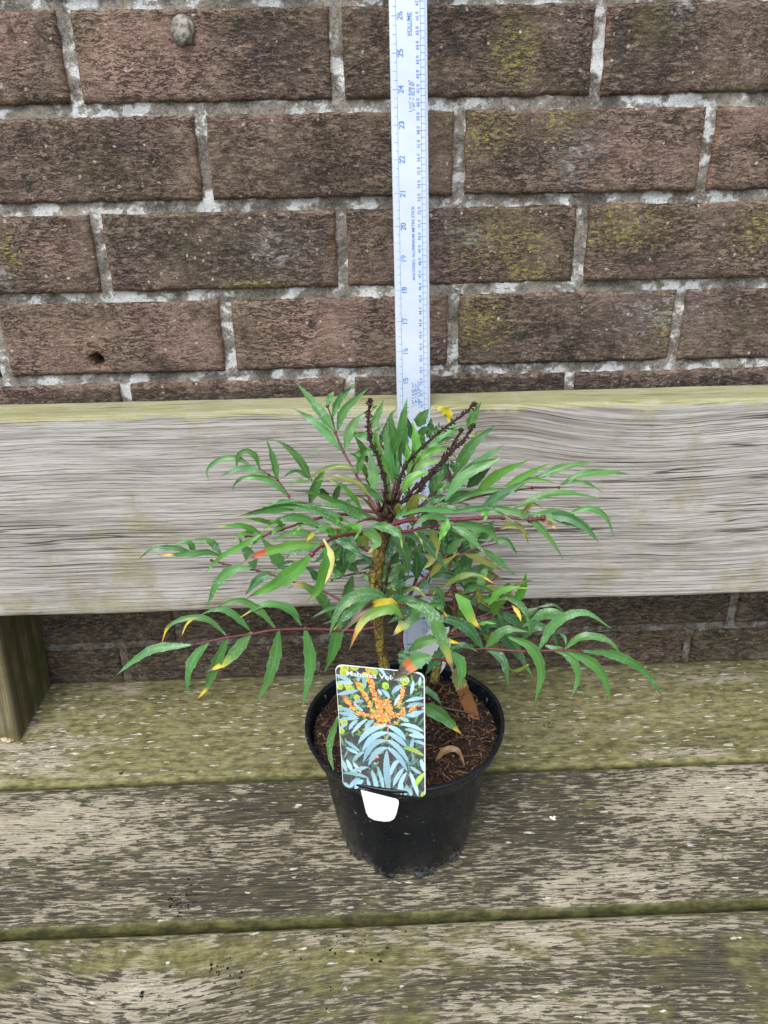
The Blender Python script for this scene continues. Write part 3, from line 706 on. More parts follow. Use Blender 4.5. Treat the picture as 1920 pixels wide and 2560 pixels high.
# ---------------------------------------------------------------- picture label
def build_label():
    BL = on_z(845, 1962, .1225); BR = on_z(1049, 1990, .1225)
    ux = BR-BL; ux.z = 0; ux.normalize(); wz = Vector((0, 0, 1)); nn = ux.cross(wz)     # towards the viewer
    def pl(px, py):
        d = ray(px, py); t_ = (BL-CAM).dot(nn)/d.dot(nn); q = CAM+d*t_-BL; return q.dot(ux), q.z
    corners = [pl(*p) for p in ((838, 1660), (1062, 1682), (1055, 1990), (846, 1965))]
    u0 = (corners[0][0]+corners[3][0])/2; u1 = (corners[1][0]+corners[2][0])/2
    h1 = (corners[0][1]+corners[1][1])/2; h0 = -.012; hv = (corners[2][1]+corners[3][1])/2
    sl = math.atan2(corners[1][1]-corners[0][1], u1-u0)
    W_, H_ = u1-u0, h1-hv
    lab = thing('plant_label', 'plant label with a printed picture of orange flowers, standing in front of the pot', 'plant label', BL)
    O = BL+ux*u0+wz*h1
    ux2 = (ux*math.cos(sl)+wz*math.sin(sl)).normalized(); dn = nn.cross(ux2); dn = -dn if dn.z > 0 else dn
    O = BL+ux*corners[0][0]+wz*corners[0][1]
    W_ = math.hypot(corners[1][0]-corners[0][0], corners[1][1]-corners[0][1]); H_ = math.hypot(corners[3][0]-corners[0][0], corners[3][1]-corners[0][1])
    def at(u, v, n=0.): return O+ux2*(u*W_)+dn*(v*H_)+nn*n
    # ---- raster painting of the print
    NXp, NYp = 168, 248; R0 = np.random.RandomState(3)
    yy, xx = np.mgrid[0:NYp, 0:NXp]; img = np.zeros((NYp, NXp, 3))
    img[:] = srgb(36, 44, 42)
    def uv(x, y):
        l = 85+55*(y-70)/1510; r = 1215-25*(y-200)/1525; u = (x-l)/(r-l)
        tp = 70+130*u; bt = 1590+140*u; return u*NXp, (y-tp)/(bt-tp)*NYp
    def disc(x, y, r, c, sq=1.):
        a, b = uv(x, y); r_ = r*NXp/1110
        m = ((xx-a)/r_)**2+((yy-b)/(r_*sq))**2 < 1; img[m] = c
    def leaf(pts, w, c0, c1=None, rib=None):
        P = [uv(pts[i], pts[i+1]) for i in range(0, len(pts), 2)]; w = w*NXp/1110; tone = R0.uniform(.72, 1.08)
        n = 40
        for k in range(n+1):
            t_ = k/n
            a = [(1-t_)**2, 2*t_*(1-t_), t_*t_]; x = sum(q*p[0] for q, p in zip(a, P)); y = sum(q*p[1] for q, p in zip(a, P))
            r_ = .5*w*max(.12, (math.sin(math.pi*min(1, t_*1.02+.02))**.6))
            q2 = (xx-x)**2+(yy-y)**2; m = q2 < r_*r_
            cc = np.array(c0)*(1-t_)+np.array(c1 or c0)*t_; cc = cc*tone; img[m] = cc
            if w > 4: img[q2 < (.22*r_)**2] = cc*1.16
    G1, G2 = srgb(60, 120, 60), srgb(34, 66, 44)
    for k in range(560):                                      # background foliage
        x, y = R0.uniform(60, 1230), R0.uniform(120, 1740)
        if y > 950: c = [srgb(70, 118, 106), srgb(54, 66, 64), srgb(92, 84, 90), srgb(100, 146, 138), srgb(58, 92, 80)][R0.randint(5)]
        else: c = [G1, G2, srgb(90, 150, 90), srgb(58, 96, 90), srgb(120, 160, 60)][R0.randint(5)]
        a = R0.uniform(0, 6.28); L = R0.uniform(60, 170)
        leaf([x, y, x+L*.5*math.cos(a), y+L*.5*math.sin(a)+15, x+L*math.cos(a), y+L*math.sin(a)], R0.uniform(14, 34), c)
    for x, y, r in ((200, 100, 55), (330, 90, 60), (190, 160, 50), (130, 320, 45), (230, 300, 50), (400, 330, 50), (350, 460, 40), (470, 220, 60), (540, 130, 50), (590, 170, 40), (720, 330, 45), (960, 270, 60), (130, 580, 40), (170, 750, 50), (140, 860, 40), (260, 350, 50)):
        disc(x, y, r, srgb(168+R0.randint(30), 190+R0.randint(25), 40+R0.randint(30)))
        disc(x+12, y+10, r*.5, srgb(150, 180, 50))
    B1, B2, B3 = srgb(170, 210, 222), srgb(134, 184, 202), srgb(118, 172, 168)
    bl = [(90, 190, 200, 210, 300, 290), (90, 280, 200, 270, 320, 290), (370, 180, 385, 230, 370, 270), (420, 180, 460, 260, 460, 350), (600, 100, 700, 150, 760, 290), (620, 370, 660, 400, 660, 440), (670, 370, 740, 420, 770, 480), (800, 420, 860, 350, 930, 330),
          (830, 560, 860, 480, 960, 400), (1070, 280, 1060, 360, 1030, 440), (1160, 240, 1150, 300, 1140, 340), (1200, 480, 1080, 480, 960, 520), (1200, 560, 1080, 540, 970, 590), (100, 420, 240, 390, 390, 370), (440, 500, 350, 500, 300, 520), (310, 520, 380, 600, 430, 620),
          (110, 580, 220, 590, 330, 650), (110, 640, 260, 650, 350, 690), (110, 720, 250, 700, 380, 710), (110, 830, 150, 800, 220, 770), (350, 730, 260, 780, 240, 850), (470, 720, 340, 800, 270, 900), (560, 730, 480, 770, 450, 850),
          (880, 710, 960, 720, 1000, 760), (900, 790, 1060, 790, 1190, 890), (950, 850, 1080, 860, 1200, 960), (1000, 920, 1100, 930, 1200, 960), (960, 690, 1080, 650, 1200, 640), (1050, 990, 1150, 1010, 1190, 1040), (760, 830, 860, 850, 940, 970), (1190, 620, 1080, 690, 1010, 700)]
    for p in bl: leaf(p, R0.uniform(38, 60), [B1, B2, B3][R0.randint(3)], B1)
    low = [(140, 1230, 160, 1300, 190, 1390), (200, 1230, 230, 1300, 260, 1380), (280, 1260, 330, 1340, 380, 1400), (470, 1320, 330, 1350, 220, 1400), (140, 1400, 300, 1390, 480, 1470), (360, 1470, 260, 1520, 220, 1610), (400, 1490, 330, 1540, 290, 1620), (460, 1470, 470, 1580, 530, 1670),
           (520, 1370, 560, 1500, 590, 1680), (590, 1320, 640, 1450, 670, 1680), (150, 1530, 180, 1560, 220, 1590), (830, 1240, 770, 1340, 750, 1440), (920, 1340, 830, 1450, 780, 1580), (950, 1400, 880, 1500, 840, 1660), (870, 1230, 790, 1300, 760, 1400), (1000, 1390, 1060, 1550, 1100, 1720), (1140, 1230, 1160, 1300, 1180, 1390), (1010, 1320, 1080, 1380, 1140, 1410), (200, 990, 280, 1050, 380, 1130), (190, 1070, 270, 1110, 350, 1150), (1050, 960, 1030, 1050, 1010, 1120), (270, 1270, 320, 1160, 440, 1120), (900, 1540, 890, 1620, 880, 1690), (960, 1560, 940, 1640, 930, 1700), (980, 1600, 1000, 1650, 1010, 1700)]
    for p in low: leaf(p, R0.uniform(48, 66), [B2, B1, B3][R0.randint(3)], B1)
    main = [(740, 800, 480, 800, 340, 1040), (735, 890, 520, 880, 390, 1140), (715, 990, 500, 960, 405, 1280), (715, 1080, 560, 1080, 470, 1320), (740, 810, 880, 850, 960, 990), (740, 890, 880, 960, 970, 1070), (730, 990, 860, 1020, 1000, 1290), (725, 1080, 850, 1130, 980, 1400), (715, 1120, 690, 1400, 740, 1720)]
    for p in main: leaf(p, 74 if p != main[-1] else 92, B1, B2)
    leaf([765, 770, 715, 850, 715, 1110], 14, srgb(205, 150, 130))
    YG = srgb(150, 200, 60)
    for p, w in (((930, 1080, 1060, 1090, 1190, 1190), 60), ((1070, 1560, 1100, 1480, 1185, 1400), 60), ((700, 1590, 740, 1640, 760, 1690), 34), ((760, 1660, 780, 1690, 800, 1710), 30), ((1130, 1720, 1150, 1670, 1190, 1640), 40)): leaf(p, w, YG, srgb(180, 214, 90))
    OR = [srgb(232, 128, 48), srgb(236, 152, 60), srgb(244, 190, 60), srgb(214, 100, 54), srgb(250, 210, 90), srgb(190, 90, 40), srgb(238, 164, 110)]
    spikes = [(490, 100, 530, 260, 30), (530, 260, 640, 620, 52), (420, 370, 560, 640, 40), (340, 290, 400, 320, 36), (180, 450, 330, 610, 42), (950, 340, 930, 430, 42), (920, 430, 870, 570, 34), (1090, 580, 1020, 640, 40), (930, 590, 930, 680, 46), (620, 470, 660, 720, 60), (740, 500, 760, 700, 62), (340, 640, 560, 690, 36), (560, 660, 700, 780, 60), (700, 640, 740, 760, 56), (780, 690, 900, 680, 40), (1170, 605, 1190, 610, 26), (830, 760, 850, 780, 28), (560, 790, 620, 780, 30), (420, 850, 440, 850, 18), (590, 1190, 600, 1200, 18), (560, 1270, 562, 1272, 16), (660, 520, 800, 640, 60)]
    for x0, y0, x1, y1, w in spikes:
        L = max(math.hypot(x1-x0, y1-y0), 20)
        for k in range(int(L*w/95)+7):
            t_ = R0.rand(); disc(x0+(x1-x0)*t_+R0.uniform(-w, w)*.62, y0+(y1-y0)*t_+R0.uniform(-w, w)*.62, R0.uniform(5, 11), OR[R0.randint(7)])
    img *= (1+.10*R0.randn(NYp, NXp, 1)); img = np.clip(img*.90+.045, .002, .95)
    rc = .085; V, F, C, FM = [], [], [], []
    keep = {}
    def inside(u, v):
        a = max(rc-u*1, u-(1-rc), 0) if True else 0
        b_ = max(rc*W_/H_-v, v-(1-rc*W_/H_), 0)*H_/W_
        return not (a > 0 and b_ > 0 and math.hypot(a, b_) > rc)
    edge = .011
    for j in range(NYp):
        for i in range(NXp):
            u, v = (i+.5)/NXp, (j+.5)/NYp
            if not inside(u, v): continue
            c = img[j, i]
            if u < edge*.3 or u > 1-edge or v < edge*.35 or not (inside(u-edge*.3, v-edge*.7) and inside(u+edge, v-edge*.7)): c = np.array((.72, .74, .76))
            q = []
            for a, b_ in ((i, j+1), (i+1, j+1), (i+1, j), (i, j)):
                V.append(at(a/NXp, b_/NYp, .0004)); C.append(c)
            b = len(V)-4; F.append((b, b+1, b+2, b+3))
    t = NT('glossy_print'); m = t.done(t.attr('Col'), .22, None, .4)
    front = mesh('printed_picture', loc_of(lab, V), F, m, lab, False, cols={'Col': C})
    # white card behind the print
    pts = []
    for cx_, cy_, a0 in ((rc, rc*W_/H_, 180), (1-rc, rc*W_/H_, 270), (1-rc, 1-rc*W_/H_, 0), (rc, 1-rc*W_/H_, 90)):
        for k in range(7):
            a = math.radians(a0+15*k); pts.append((cx_+rc*math.cos(a), cy_+rc*W_/H_*math.sin(a)))
    V = [at(u, v, .00025) for u, v in pts]+[at(u, v, -.0002) for u, v in pts]; n = len(pts)
    F = [tuple(range(n))[::-1], tuple(range(n, 2*n))]+[(i, (i+1) % n, n+(i+1) % n, n+i) for i in range(n)]
    t = NT('white_card'); mw = t.done((.78, .80, .82), .35, None, .4)
    mesh('card', loc_of(lab, V), F, mw, lab, False)
    tv, tf = text_geo('Mahonia Volcano', .0060, .006)
    w = max(v.x for v in tv)-min(v.x for v in tv)
    k = .70*W_/w
    # heavier strokes: the word laid down three times, a hair apart
    VV, FF = [], []
    for q, (ox, oy) in enumerate(((0, 0), (.00014, .00004))):
        b = len(VV)
        for v in tv: VV.append(O+ux2*(.475*W_+v.x*k+ox)+dn*(.058*H_-v.y*1.0-oy)+nn*(.0006+.00004*q))
        FF += [tuple(b+i for i in f) for f in tf]
    mesh('lettering', loc_of(lab, VV), FF, mw, lab, False)
    # white tab hooked over the outside of the rim
    yq = -.245-.0850
    tp = [(902, 1976), (915, 2030), (921, 2042), (935, 2050), (960, 2054), (975, 2053), (985, 2047), (991, 2035), (997, 2008), (996, 2002), (990, 1998), (985, 1997)]
    f_ = [on_y(px, py, yq-.0006) for px, py in tp]
    top = [on_z(896, 1976, .1275)+Vector((0, .0, 0)), on_z(990, 1990, .1275)]
    n = len(f_)
    V = f_+[p+Vector((0, .0006, 0)) for p in f_]
    F = [tuple(range(n)), tuple(range(n, 2*n))[::-1]]+[(i, n+i, n+(i+1) % n, (i+1) % n) for i in range(n)]
    mesh('label_tab', loc_of(lab, V), F, mw, lab, False)
    return mw
M_WHITE = build_label()
def small_tag():
    y = -.195
    out = [(1036, 1642), (1050, 1608), (1072, 1578), (1078, 1574), (1124, 1568), (1119, 1600), (1128, 1612), (1120, 1640), (1112, 1668), (1098, 1688), (1070, 1660)]
    t0 = thing('white_plant_tag', 'small white plastic tag half hidden in the leaves behind the pot centre', 'plant tag', on_y(1085, 1640, y))
    V = [on_y(a, b, y+.00008*(b-1600)) for a, b in out]; n = len(V); V += [v+Vector((0, .0006, 0)) for v in V]
    F = [tuple(range(n))[::-1], tuple(range(n, 2*n))]+[(i, (i+1) % n, n+(i+1) % n, n+i) for i in range(n)]
    mesh('tag_card', loc_of(t0, V), F, M_WHITE, t0, False)
    g = Geo(); t = NT('black_print'); mk = t.done((.02, .02, .022), .5)
    for a, b, c, d in ((1116, 1617, 1124, 1613), (1117, 1621, 1124, 1618), (1120, 1626, 1124, 1621)):
        g.tube([on_y(a, b, y-.0003), on_y(c, d, y-.0003)], .0004, 4)
    g.out('printed_mark', mk, t0, attr=None)
small_tag()
def crumbs():
    t = NT('crumb'); m = t.done(t.attr('Col'), .9, None, .2); g = Geo()
    def put(px, py, sx, sy, n, r0, r1):
        for k in range(n):
            p = on_z(px+rnd.gauss(0, sx), py+rnd.gauss(0, sy), 0)
            if any(y0+.002 < p.y < y1-.003 for y0, y1 in SL): g.blob(p+Vector((0, 0, .0004)), rnd.uniform(r0, r1)*rnd.choice((.45, .6, .6, .9, 1.1)), (.012, .010, .009), (rnd.uniform(.7, 1.6), rnd.uniform(.6, 1.2), .6))
    put(450, 2245, 24, 20, 60, .0004, .0012); put(830, 2370, 90, 45, 60, .0004, .0012); put(560, 2435, 30, 14, 30, .0005, .0013)
    put(700, 2470, 120, 50, 36, .0004, .001); put(500, 2150, 60, 30, 12, .0003, .0008); put(355, 2488, 3, 6, 6, .001, .0018); put(298, 1931, 4, 2, 4, .0008, .0014)
    put(1370, 1810, 7, 4, 10, .0005, .0013)
    o = g.out('compost_crumbs', m); tag(o, 'scattered black compost crumbs on the bench slats', None, 'stuff')
crumbs()
def white_petal():
    g = Geo(); c = on_z(1381, 2046, .0008)
    for k, (dx, dy) in enumerate(((0, 0), (.0022, .0016), (-.0012, .0012), (.0012, -.0012))): g.blob(c+Vector((dx, dy, .0003)), .0014, (1, 1, 1), (1, 1, .5))
    t = NT('white_flake'); o = g.out('white_fleck', t.done((.75, .75, .74), .8), attr=None); tag(o, 'tiny white flake lying on the middle slat right of the pot', 'flake')
white_petal()
# ---------------------------------------------------------------- the shrub
CR = {'1': (720, 960, .18083), '2': (960, 960, .18083), '3': (720, 1280, .18083), '4': (980, 1280, .20494), '5': (500, 1180, .20494),
      'A': (280, 930, .42194), 'B': (900, 930, .45811), 'C': (260, 1350, .43400), 'D': (900, 1350, .47016), 'S': (0, 0, 1.)}
def px(crop, nums):
    ox, oy, s = CR[crop]; return [(ox+nums[i]*s, oy+nums[i+1]*s) for i in range(0, len(nums), 2)]
def leaf_material():
    t = NT('leaf'); C = t.attr('Col'); P = t.obj()
    n = t.noise(P, 120, 4, .6); n2 = t.noise(P, 700, 3, .65); n3 = t.noise(P, 60, 3, .6)
    c = t.mix(t.step(n, .3, .7, 0, .22), C, (.010, .045, .012), 'MIX')
    bloom = t.ma('MULTIPLY', t.step(t.ma('ADD', t.ma('MULTIPLY', n2, .55), t.ma('MULTIPLY', n3, .5)), .55, .68), t.attr('Bloom', 'Fac'))
    c = t.mix(t.ma('MULTIPLY', bloom, .55), c, (.42, .54, .47))
    t.done(c, t.step(n, .3, .7, .30, .46), t.bump(t.ma('ADD', n, t.ma('MULTIPLY', n2, .5)), .25, .0008), .5)
    tr = t.n('ShaderNodeBsdfTranslucent'); t.put(tr.inputs[0], t.mix(.5, C, (.16, .34, .03), 'MIX'))
    mx = t.n('ShaderNodeMixShader'); mx.inputs[0].default_value = .13
    t.t.links.new(t.b.outputs[0], mx.inputs[1]); t.t.links.new(tr.outputs[0], mx.inputs[2]); t.t.links.new(mx.outputs[0], t.out.inputs[0])
    return t.m
def bark_material():
    t = NT('mottled_bark'); C = t.attr('Col'); P = t.obj()
    a = t.noise(t.scl(P, (1, 1, .6)), 260, 5, .68); b = t.noise(P, 90, 4, .6)
    e = t.voro(t.vadd(P, t.scl(t.noise(P, 200, 3, .6, out=1), (.003, .003, .005))), 210, 'DISTANCE_TO_EDGE')
    c = t.mix(t.step(a, .5, .7, 0, .6), C, (.36, .28, .07)); c = t.mix(t.step(b, .46, .60, 0, .75), c, (.07, .045, .022))
    c = t.mix(t.step(a, .30, .46, .8, 0), c, (.03, .018, .010)); c = t.mix(t.step(e, .02, .07, .75, 0), c, (.02, .012, .008))
    return t.done(c, .62, t.bump(t.ma('ADD', a, t.step(e, .0, .1)), .8, .0012), .3)
def plain_attr(name, rough=.5, spec=.4, sc=300):
    t = NT(name); C = t.attr('Col'); P = t.obj()
    c = t.mix(t.step(t.noise(P, sc, 3, .6), .35, .7, 0, .45), C, (.02, .012, .008))
    return t.done(c, rough, t.bump(t.noise(P, sc*1.5, 3, .6), .3, .0006), spec)
M_LEAF = leaf_material(); M_STALK = plain_attr('red_stalk', .42); M_BARK = bark_material(); M_SPIKE = plain_attr('dry_flower_spike', .75, .2)
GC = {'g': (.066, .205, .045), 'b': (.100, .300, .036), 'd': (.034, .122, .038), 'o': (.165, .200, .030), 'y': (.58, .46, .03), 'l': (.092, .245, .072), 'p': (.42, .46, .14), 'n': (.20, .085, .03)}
def leaf_colour(kind, t, rib, base):
    c = Vector(base)
    def ramp(*st):
        for (t0, c0), (t1, c1) in zip(st, st[1:]):
            if t <= t1: k = (t-t0)/max(1e-6, t1-t0); return Vector(c0)*(1-k)+Vector(c1)*k
        return Vector(st[-1][1])
    Y, O, N, K, R = (.62, .50, .03), (.70, .30, .03), (.16, .085, .05), (.035, .015, .015), (.50, .05, .03)
    for f in kind[1:]:
        if f == 'Y': c = ramp((0, base), (.80, base), (.93, (.42, .44, .05)), (1, Y))
        if f == 'O': c = ramp((0, base), (.76, base), (.82, Y), (.93, O), (.96, N), (1, K))
        if f == 'R': c = ramp((0, base), (.60, base), (.615, R), (.73, (.58, .12, .05)), (.75, K), (.77, (.30, .23, .19)), (1, (.34, .27, .21)))
        if f == 'B': c = ramp((0, base), (.12, (.25, .3, .03)), (.24, Y), (.40, (.60, .44, .02)), (.45, K), (.56, (.05, .018, .018)), (.60, (.17, .085, .055)), (1, (.10, .07, .06)))
        if f == 'W': c = ramp((0, base), (.55, (.16, .26, .04)), (.72, (.55, .50, .14)), (.82, O), (.90, (.30, .17, .10)), (1, (.14, .11, .10)))
        if f == 'T': c = ramp((0, base), (.62, base), (.74, (.30, .32, .06)), (.84, (.40, .30, .12)), (.88, (.10, .07, .06)), (1, (.13, .10, .09)))
        if f == 'H': c = ramp((0, base), (.40, base), (.46, (.55, .14, .03)), (.58, (.48, .15, .05)), (.63, (.06, .03, .025)), (1, (.10, .055, .04)))
        if f == 'E': c = ramp((0, base), (.5, base), (.68, (.30, .36, .03)), (.80, Y), (.87, (.55, .32, .03)), (.89, (.09, .07, .07)), (1, (.12, .10, .10)))
    if rib and kind[0] not in 'ny': c = c*.5+Vector((.16, .30, .08))*.5 if c.y > c.x else c
    return c
def board_front(z): return -.154+LEAN*z
CAMV = CAM.copy()
def cr_spline(P, n):
    m = len(P); out = []
    L = [0]
    for a, b in zip(P, P[1:]): L.append(L[-1]+(b-a).length)
    for i in range(n):
        s = L[-1]*i/(n-1); k = 0
        while k < m-2 and L[k+1] < s: k += 1
        t = (s-L[k])/max(1e-9, L[k+1]-L[k])
        p0, p1, p2, p3 = P[max(k-1, 0)], P[k], P[k+1], P[min(k+2, m-1)]
        if k == 0: p0 = p1*2-p2
        if k+2 > m-1: p3 = p2*2-p1
        out.append(.5*((2*p1)+(p2-p0)*t+(2*p0-5*p1+4*p2-p3)*t*t+(3*p1-p0-3*p2+p3)*t**3))
    return out
class LeafGeo:
    def __init__(s): s.V, s.F, s.C, s.B = [], [], [], []
    def add(s, P, wpx, kind, roll):
        n = 30; Q = cr_spline(P, n); L = sum((b-a).length for a, b in zip(Q, Q[1:]))
        mid = Q[n//2]; half = .5*wpx*((mid-CAM).dot(FX))/FPX*.95
        base = Vector(GC[kind[0]])*rnd.uniform(.86, 1.16); base.x *= rnd.uniform(.85, 1.2)
        bloom = rnd.uniform(.15, 1.0) if kind[0] in 'gdl' else .15
        b0 = len(s.V); lat = (-1, -.58, -.15, 0, .15, .58, 1)
        ph = rnd.random()*6; cup = rnd.uniform(.10, .30); tw = rnd.uniform(-.35, .35); wave = rnd.uniform(.0, .0007)
        side_prev = None
        teeth = max(3, int(L/.0110))
        for i, p in enumerate(Q):
            t = i/(n-1); T = (Q[min(i+1, n-1)]-Q[max(i-1, 0)]).normalized()
            v = (CAMV-p).normalized(); sd_ = T.cross(v)
            if sd_.length < .25 and side_prev is not None: sd_ = side_prev-T*side_prev.dot(T)
            sd_.normalize()
            if side_prev is not None and sd_.dot(side_prev) < 0: sd_ = -sd_
            side_prev = sd_
            N = sd_.cross(T)
            if N.dot(v) < 0: N = -N
            a = roll+tw*t; sd2 = sd_*math.cos(a)+N*math.sin(a); N2 = N*math.cos(a)-sd_*math.sin(a)
            w = half*(.16+.84*min(1, t/.30)**.8)*(1 if t < .38 else max(0, 1-((t-.38)/.62)**1.32))/max(.6, math.cos(roll))
            if 'q' in kind: w = half*(.5+.5*min(1, t/.15))*(1 if t < .8 else max(0, 1-((t-.8)/.2)**2.5))
            w = max(w, half*.035)
            f = (t*teeth) % 1.0; serr = (.30*(f**4) if .12 < t < .93 else 0)
            for l in lat:
                e = 1+serr*(abs(l) == 1)-.03*(abs(l) == 1)
                q = p+sd2*(l*w*e)+N2*(cup*w*(abs(l)**1.5)+wave*math.sin(t*16+ph+l*1.5)*abs(l))
                s.V.append(q); c = leaf_colour(kind, min(1, max(0, t+.035*mn.noise((l*1.6+ph*9, t*9, ph))+.015*math.sin(9*l+ph))), l == 0, base)
                if abs(l) == .58: c = c*.94
                if abs(l) == 1 and kind[0] in 'gdlb': c = c*.8+Vector((.15, .24, .07))*.2
                s.C.append(tuple(c)); s.B.append((bloom,)*3)
        for i in range(n-1):
            for k in range(6): q = b0+i*7+k; s.F.append((q, q+1, q+8, q+7))
shrub = thing('evergreen_shrub', 'evergreen shrub with narrow toothed leaflets, red stalks and dry flower spikes in the pot', 'shrub', Vector((-.02, -.245, .10)))
def clampb(p, gap=.006):
    """slides a point along its own line of sight so that it stays in front of the bench back and stick"""
    for _ in range(6):
        lim = board_front(p.z)-gap
        if p.y <= lim: break
        d = p-CAM; p = CAM+d*((lim-CAM.y)/d.y)
    return p
NLEAF = [0]
def frond(stalk, d, leaves, dd=-.012, rad=.00098, label=None):
    """stalk: (crop, [px..]) root to end; d: depth (world y) at root and end; leaves: (crop, [px base..tip], width, kind[, depth shift])"""
    sp_ = px(*stalk); m = len(sp_); L = [0]
    for a, b in zip(sp_, sp_[1:]): L.append(L[-1]+math.dist(a, b))
    dep = [d[0]+(d[1]-d[0])*l/max(1, L[-1]) for l in L]
    P3 = [clampb(on_y(x, y, q)) for (x, y), q in zip(sp_, dep)]
    lg = LeafGeo()
    for lf in leaves:
        crop, nums, w, kind = lf[:4]; sh = lf[4] if len(lf) > 4 else 0
        pts = px(crop, nums); b = pts[0]
        best = min(range(m), key=lambda k: math.dist(sp_[k], b)); d0 = dep[best]+sh
        if len(lf) > 5: d0 = lf[5]
        tip = dd+rnd.uniform(-.006, .006); n = len(pts); P = []
        for k, (x, y) in enumerate(pts):
            t = k/(n-1); P.append(clampb(on_y(x, y, d0+tip*t)))
        lg.add(P, w, kind, rnd.uniform(-.45, .45))
    NLEAF[0] += len(leaves)
    o = mesh('leaf', loc_of(shrub, lg.V), lg.F, M_LEAF, shrub, True, cols={'Col': lg.C, 'Bloom': lg.B})
    if label: o['label'] = label
    g = Geo(); Q = cr_spline(P3, max(8, m*5)) if m > 2 else P3
    k = len(Q)
    cs = [Vector((.15, .030, .042))*(1-.25*i/k) for i in range(k)]
    g.tube(Q, [rad*(1.25-.6*i/(k-1)) for i in range(k)], 7, [tuple(c) for c in cs])
    for p in P3[1:]: g.blob(p, rad*1.45, (.16, .025, .04), (1, 1, 1), 6)
    st = g.out('leaf_stalk', M_STALK, None); st.parent = o; st.location = -Vector(shrub.location)
    return o
def build_shrub():
    # stems
    def stem(pts, dep, rad, cols, label=None):
        P = [on_y(x, y, q) for (x, y), q in zip(pts, dep)]; Q = cr_spline(P, 44); n = len(Q)
        g = Geo(); R = []
        for i in range(n):
            t = i/(n-1)*(len(rad)-1); k = min(int(t), len(rad)-2); R.append((rad[k]+(rad[k+1]-rad[k])*(t-k))*(1+.10*mn.noise((i*.8, 1, 2))))
        cc = []
        for i in range(n):
            t = i/(n-1)*(len(cols)-1); k = min(int(t), len(cols)-2); c = Vector(cols[k])*(1-(t-k))+Vector(cols[k+1])*(t-k)
            cc.append(tuple(c*(1+.3*mn.noise((i*1.3, 5, 2)))))
        g.tube(Q, R, 12, cc, True, .12)
        for i in range(3, n-2):                                # sheaths and leaf scars
            for _q in range(5 if .50 < i/n < .66 or i/n > .88 else 1 if i > n*.35 else 0):
                a = rnd.uniform(0, 6.28); dirv = Vector((math.cos(a), math.sin(a), .5)).normalized(); r = R[i]
                c = rnd.choice(((.05, .028, .015), (.09, .05, .02), (.03, .018, .012), (.02, .012, .008)))
                b = Q[i]+dirv*r*.8
                k_ = rnd.uniform(.12, .42); hh = rnd.uniform(.3, 1.4)
                g.tube([b-Vector((0, 0, r*.5*hh)), b+dirv*r*.10+Vector((rnd.uniform(-1, 1)*r*.2, 0, 0)), b+dirv*r*rnd.uniform(.1, .5)+Vector((0, 0, r*hh))], [r*k_*.8, r*k_, r*.05], 5, c)
        o = g.out('stem', M_BARK, shrub)
        if label: o['label'] = label
    YS, BR, OL = (.26, .20, .035), (.05, .028, .016), (.14, .12, .04)
    stem([(970, 1810), (962, 1680), (950, 1600), (944, 1520), (938, 1450), (944, 1410), (952, 1360), (962, 1320), (968, 1290), (973, 1262)], [-.245]*6+[-.243]*4,
         [.0055, .0058, .0050, .0042, .0040, .0052, .0046, .0048, .0058, .0040], [OL, OL, (.22, .19, .05), YS, YS, BR, YS, (.26, .18, .03), BR, BR], 'thick yellow and brown mottled main stem')
    stem([(1085, 1705), (1105, 1620), (1130, 1585), (1150, 1560), (1140, 1500), (1135, 1465)], [-.225, -.222, -.22, -.218, -.215, -.21], [.004, .0036, .0032, .003, .002, .0016], [OL, YS, YS, OL, (.12, .04, .03), (.12, .03, .035)], 'thin yellowish side stem')
    stem([(1010, 1720), (1008, 1640), (1003, 1590), (1016, 1520), (1040, 1450), (1055, 1420)], [-.21]*6, [.0022, .002, .0018, .0016, .0014, .0012], [(.12, .06, .04), (.14, .05, .045), (.13, .05, .05), (.12, .05, .05), (.12, .04, .045), (.12, .04, .045)])
    stem([(955, 1500), (962, 1470), (975, 1410), (985, 1395)], [-.222]*4, [.0012, .0012, .0014, .0015], [(.12, .07, .06)]*4)
    stem([(1143, 1560), (1138, 1500), (1130, 1440), (1124, 1395)], [-.2]*4, [.0016, .0015, .0014, .0012], [(.16, .05, .05)]*4)
    # F1: tall frond, upper left
    frond(('1', [1240, 1760, 1190, 1690, 1130, 1590, 950, 1270, 770, 940, 655, 670, 610, 480, 545, 310]), (-.238, -.175), [
        ('1', [737, 920, 500, 640, 300, 470, 60, 330], 24, 'l'), ('1', [640, 655, 470, 410, 300, 200, 100, -28], 27, 'g'),
        ('1', [550, 310, 575, 190, 650, 85], 18, 'g'), ('1', [615, 460, 700, 230, 930, -15], 20, 'g'), ('1', [680, 655, 760, 390, 930, 210, 1120, 50], 23, 'g'),
        ('1', [790, 920, 870, 600, 1110, 350], 26, 'l'), ('1', [970, 1250, 1000, 1080, 1090, 880], 20, 'g'),
        ('1', [930, 1240, 870, 1150, 640, 1145, 420, 1220, 220, 1385], 14, 'o', -.004), ('1', [1140, 1560, 960, 1380, 640, 1275, 375, 1340], 15, 'o', -.004)], .008)
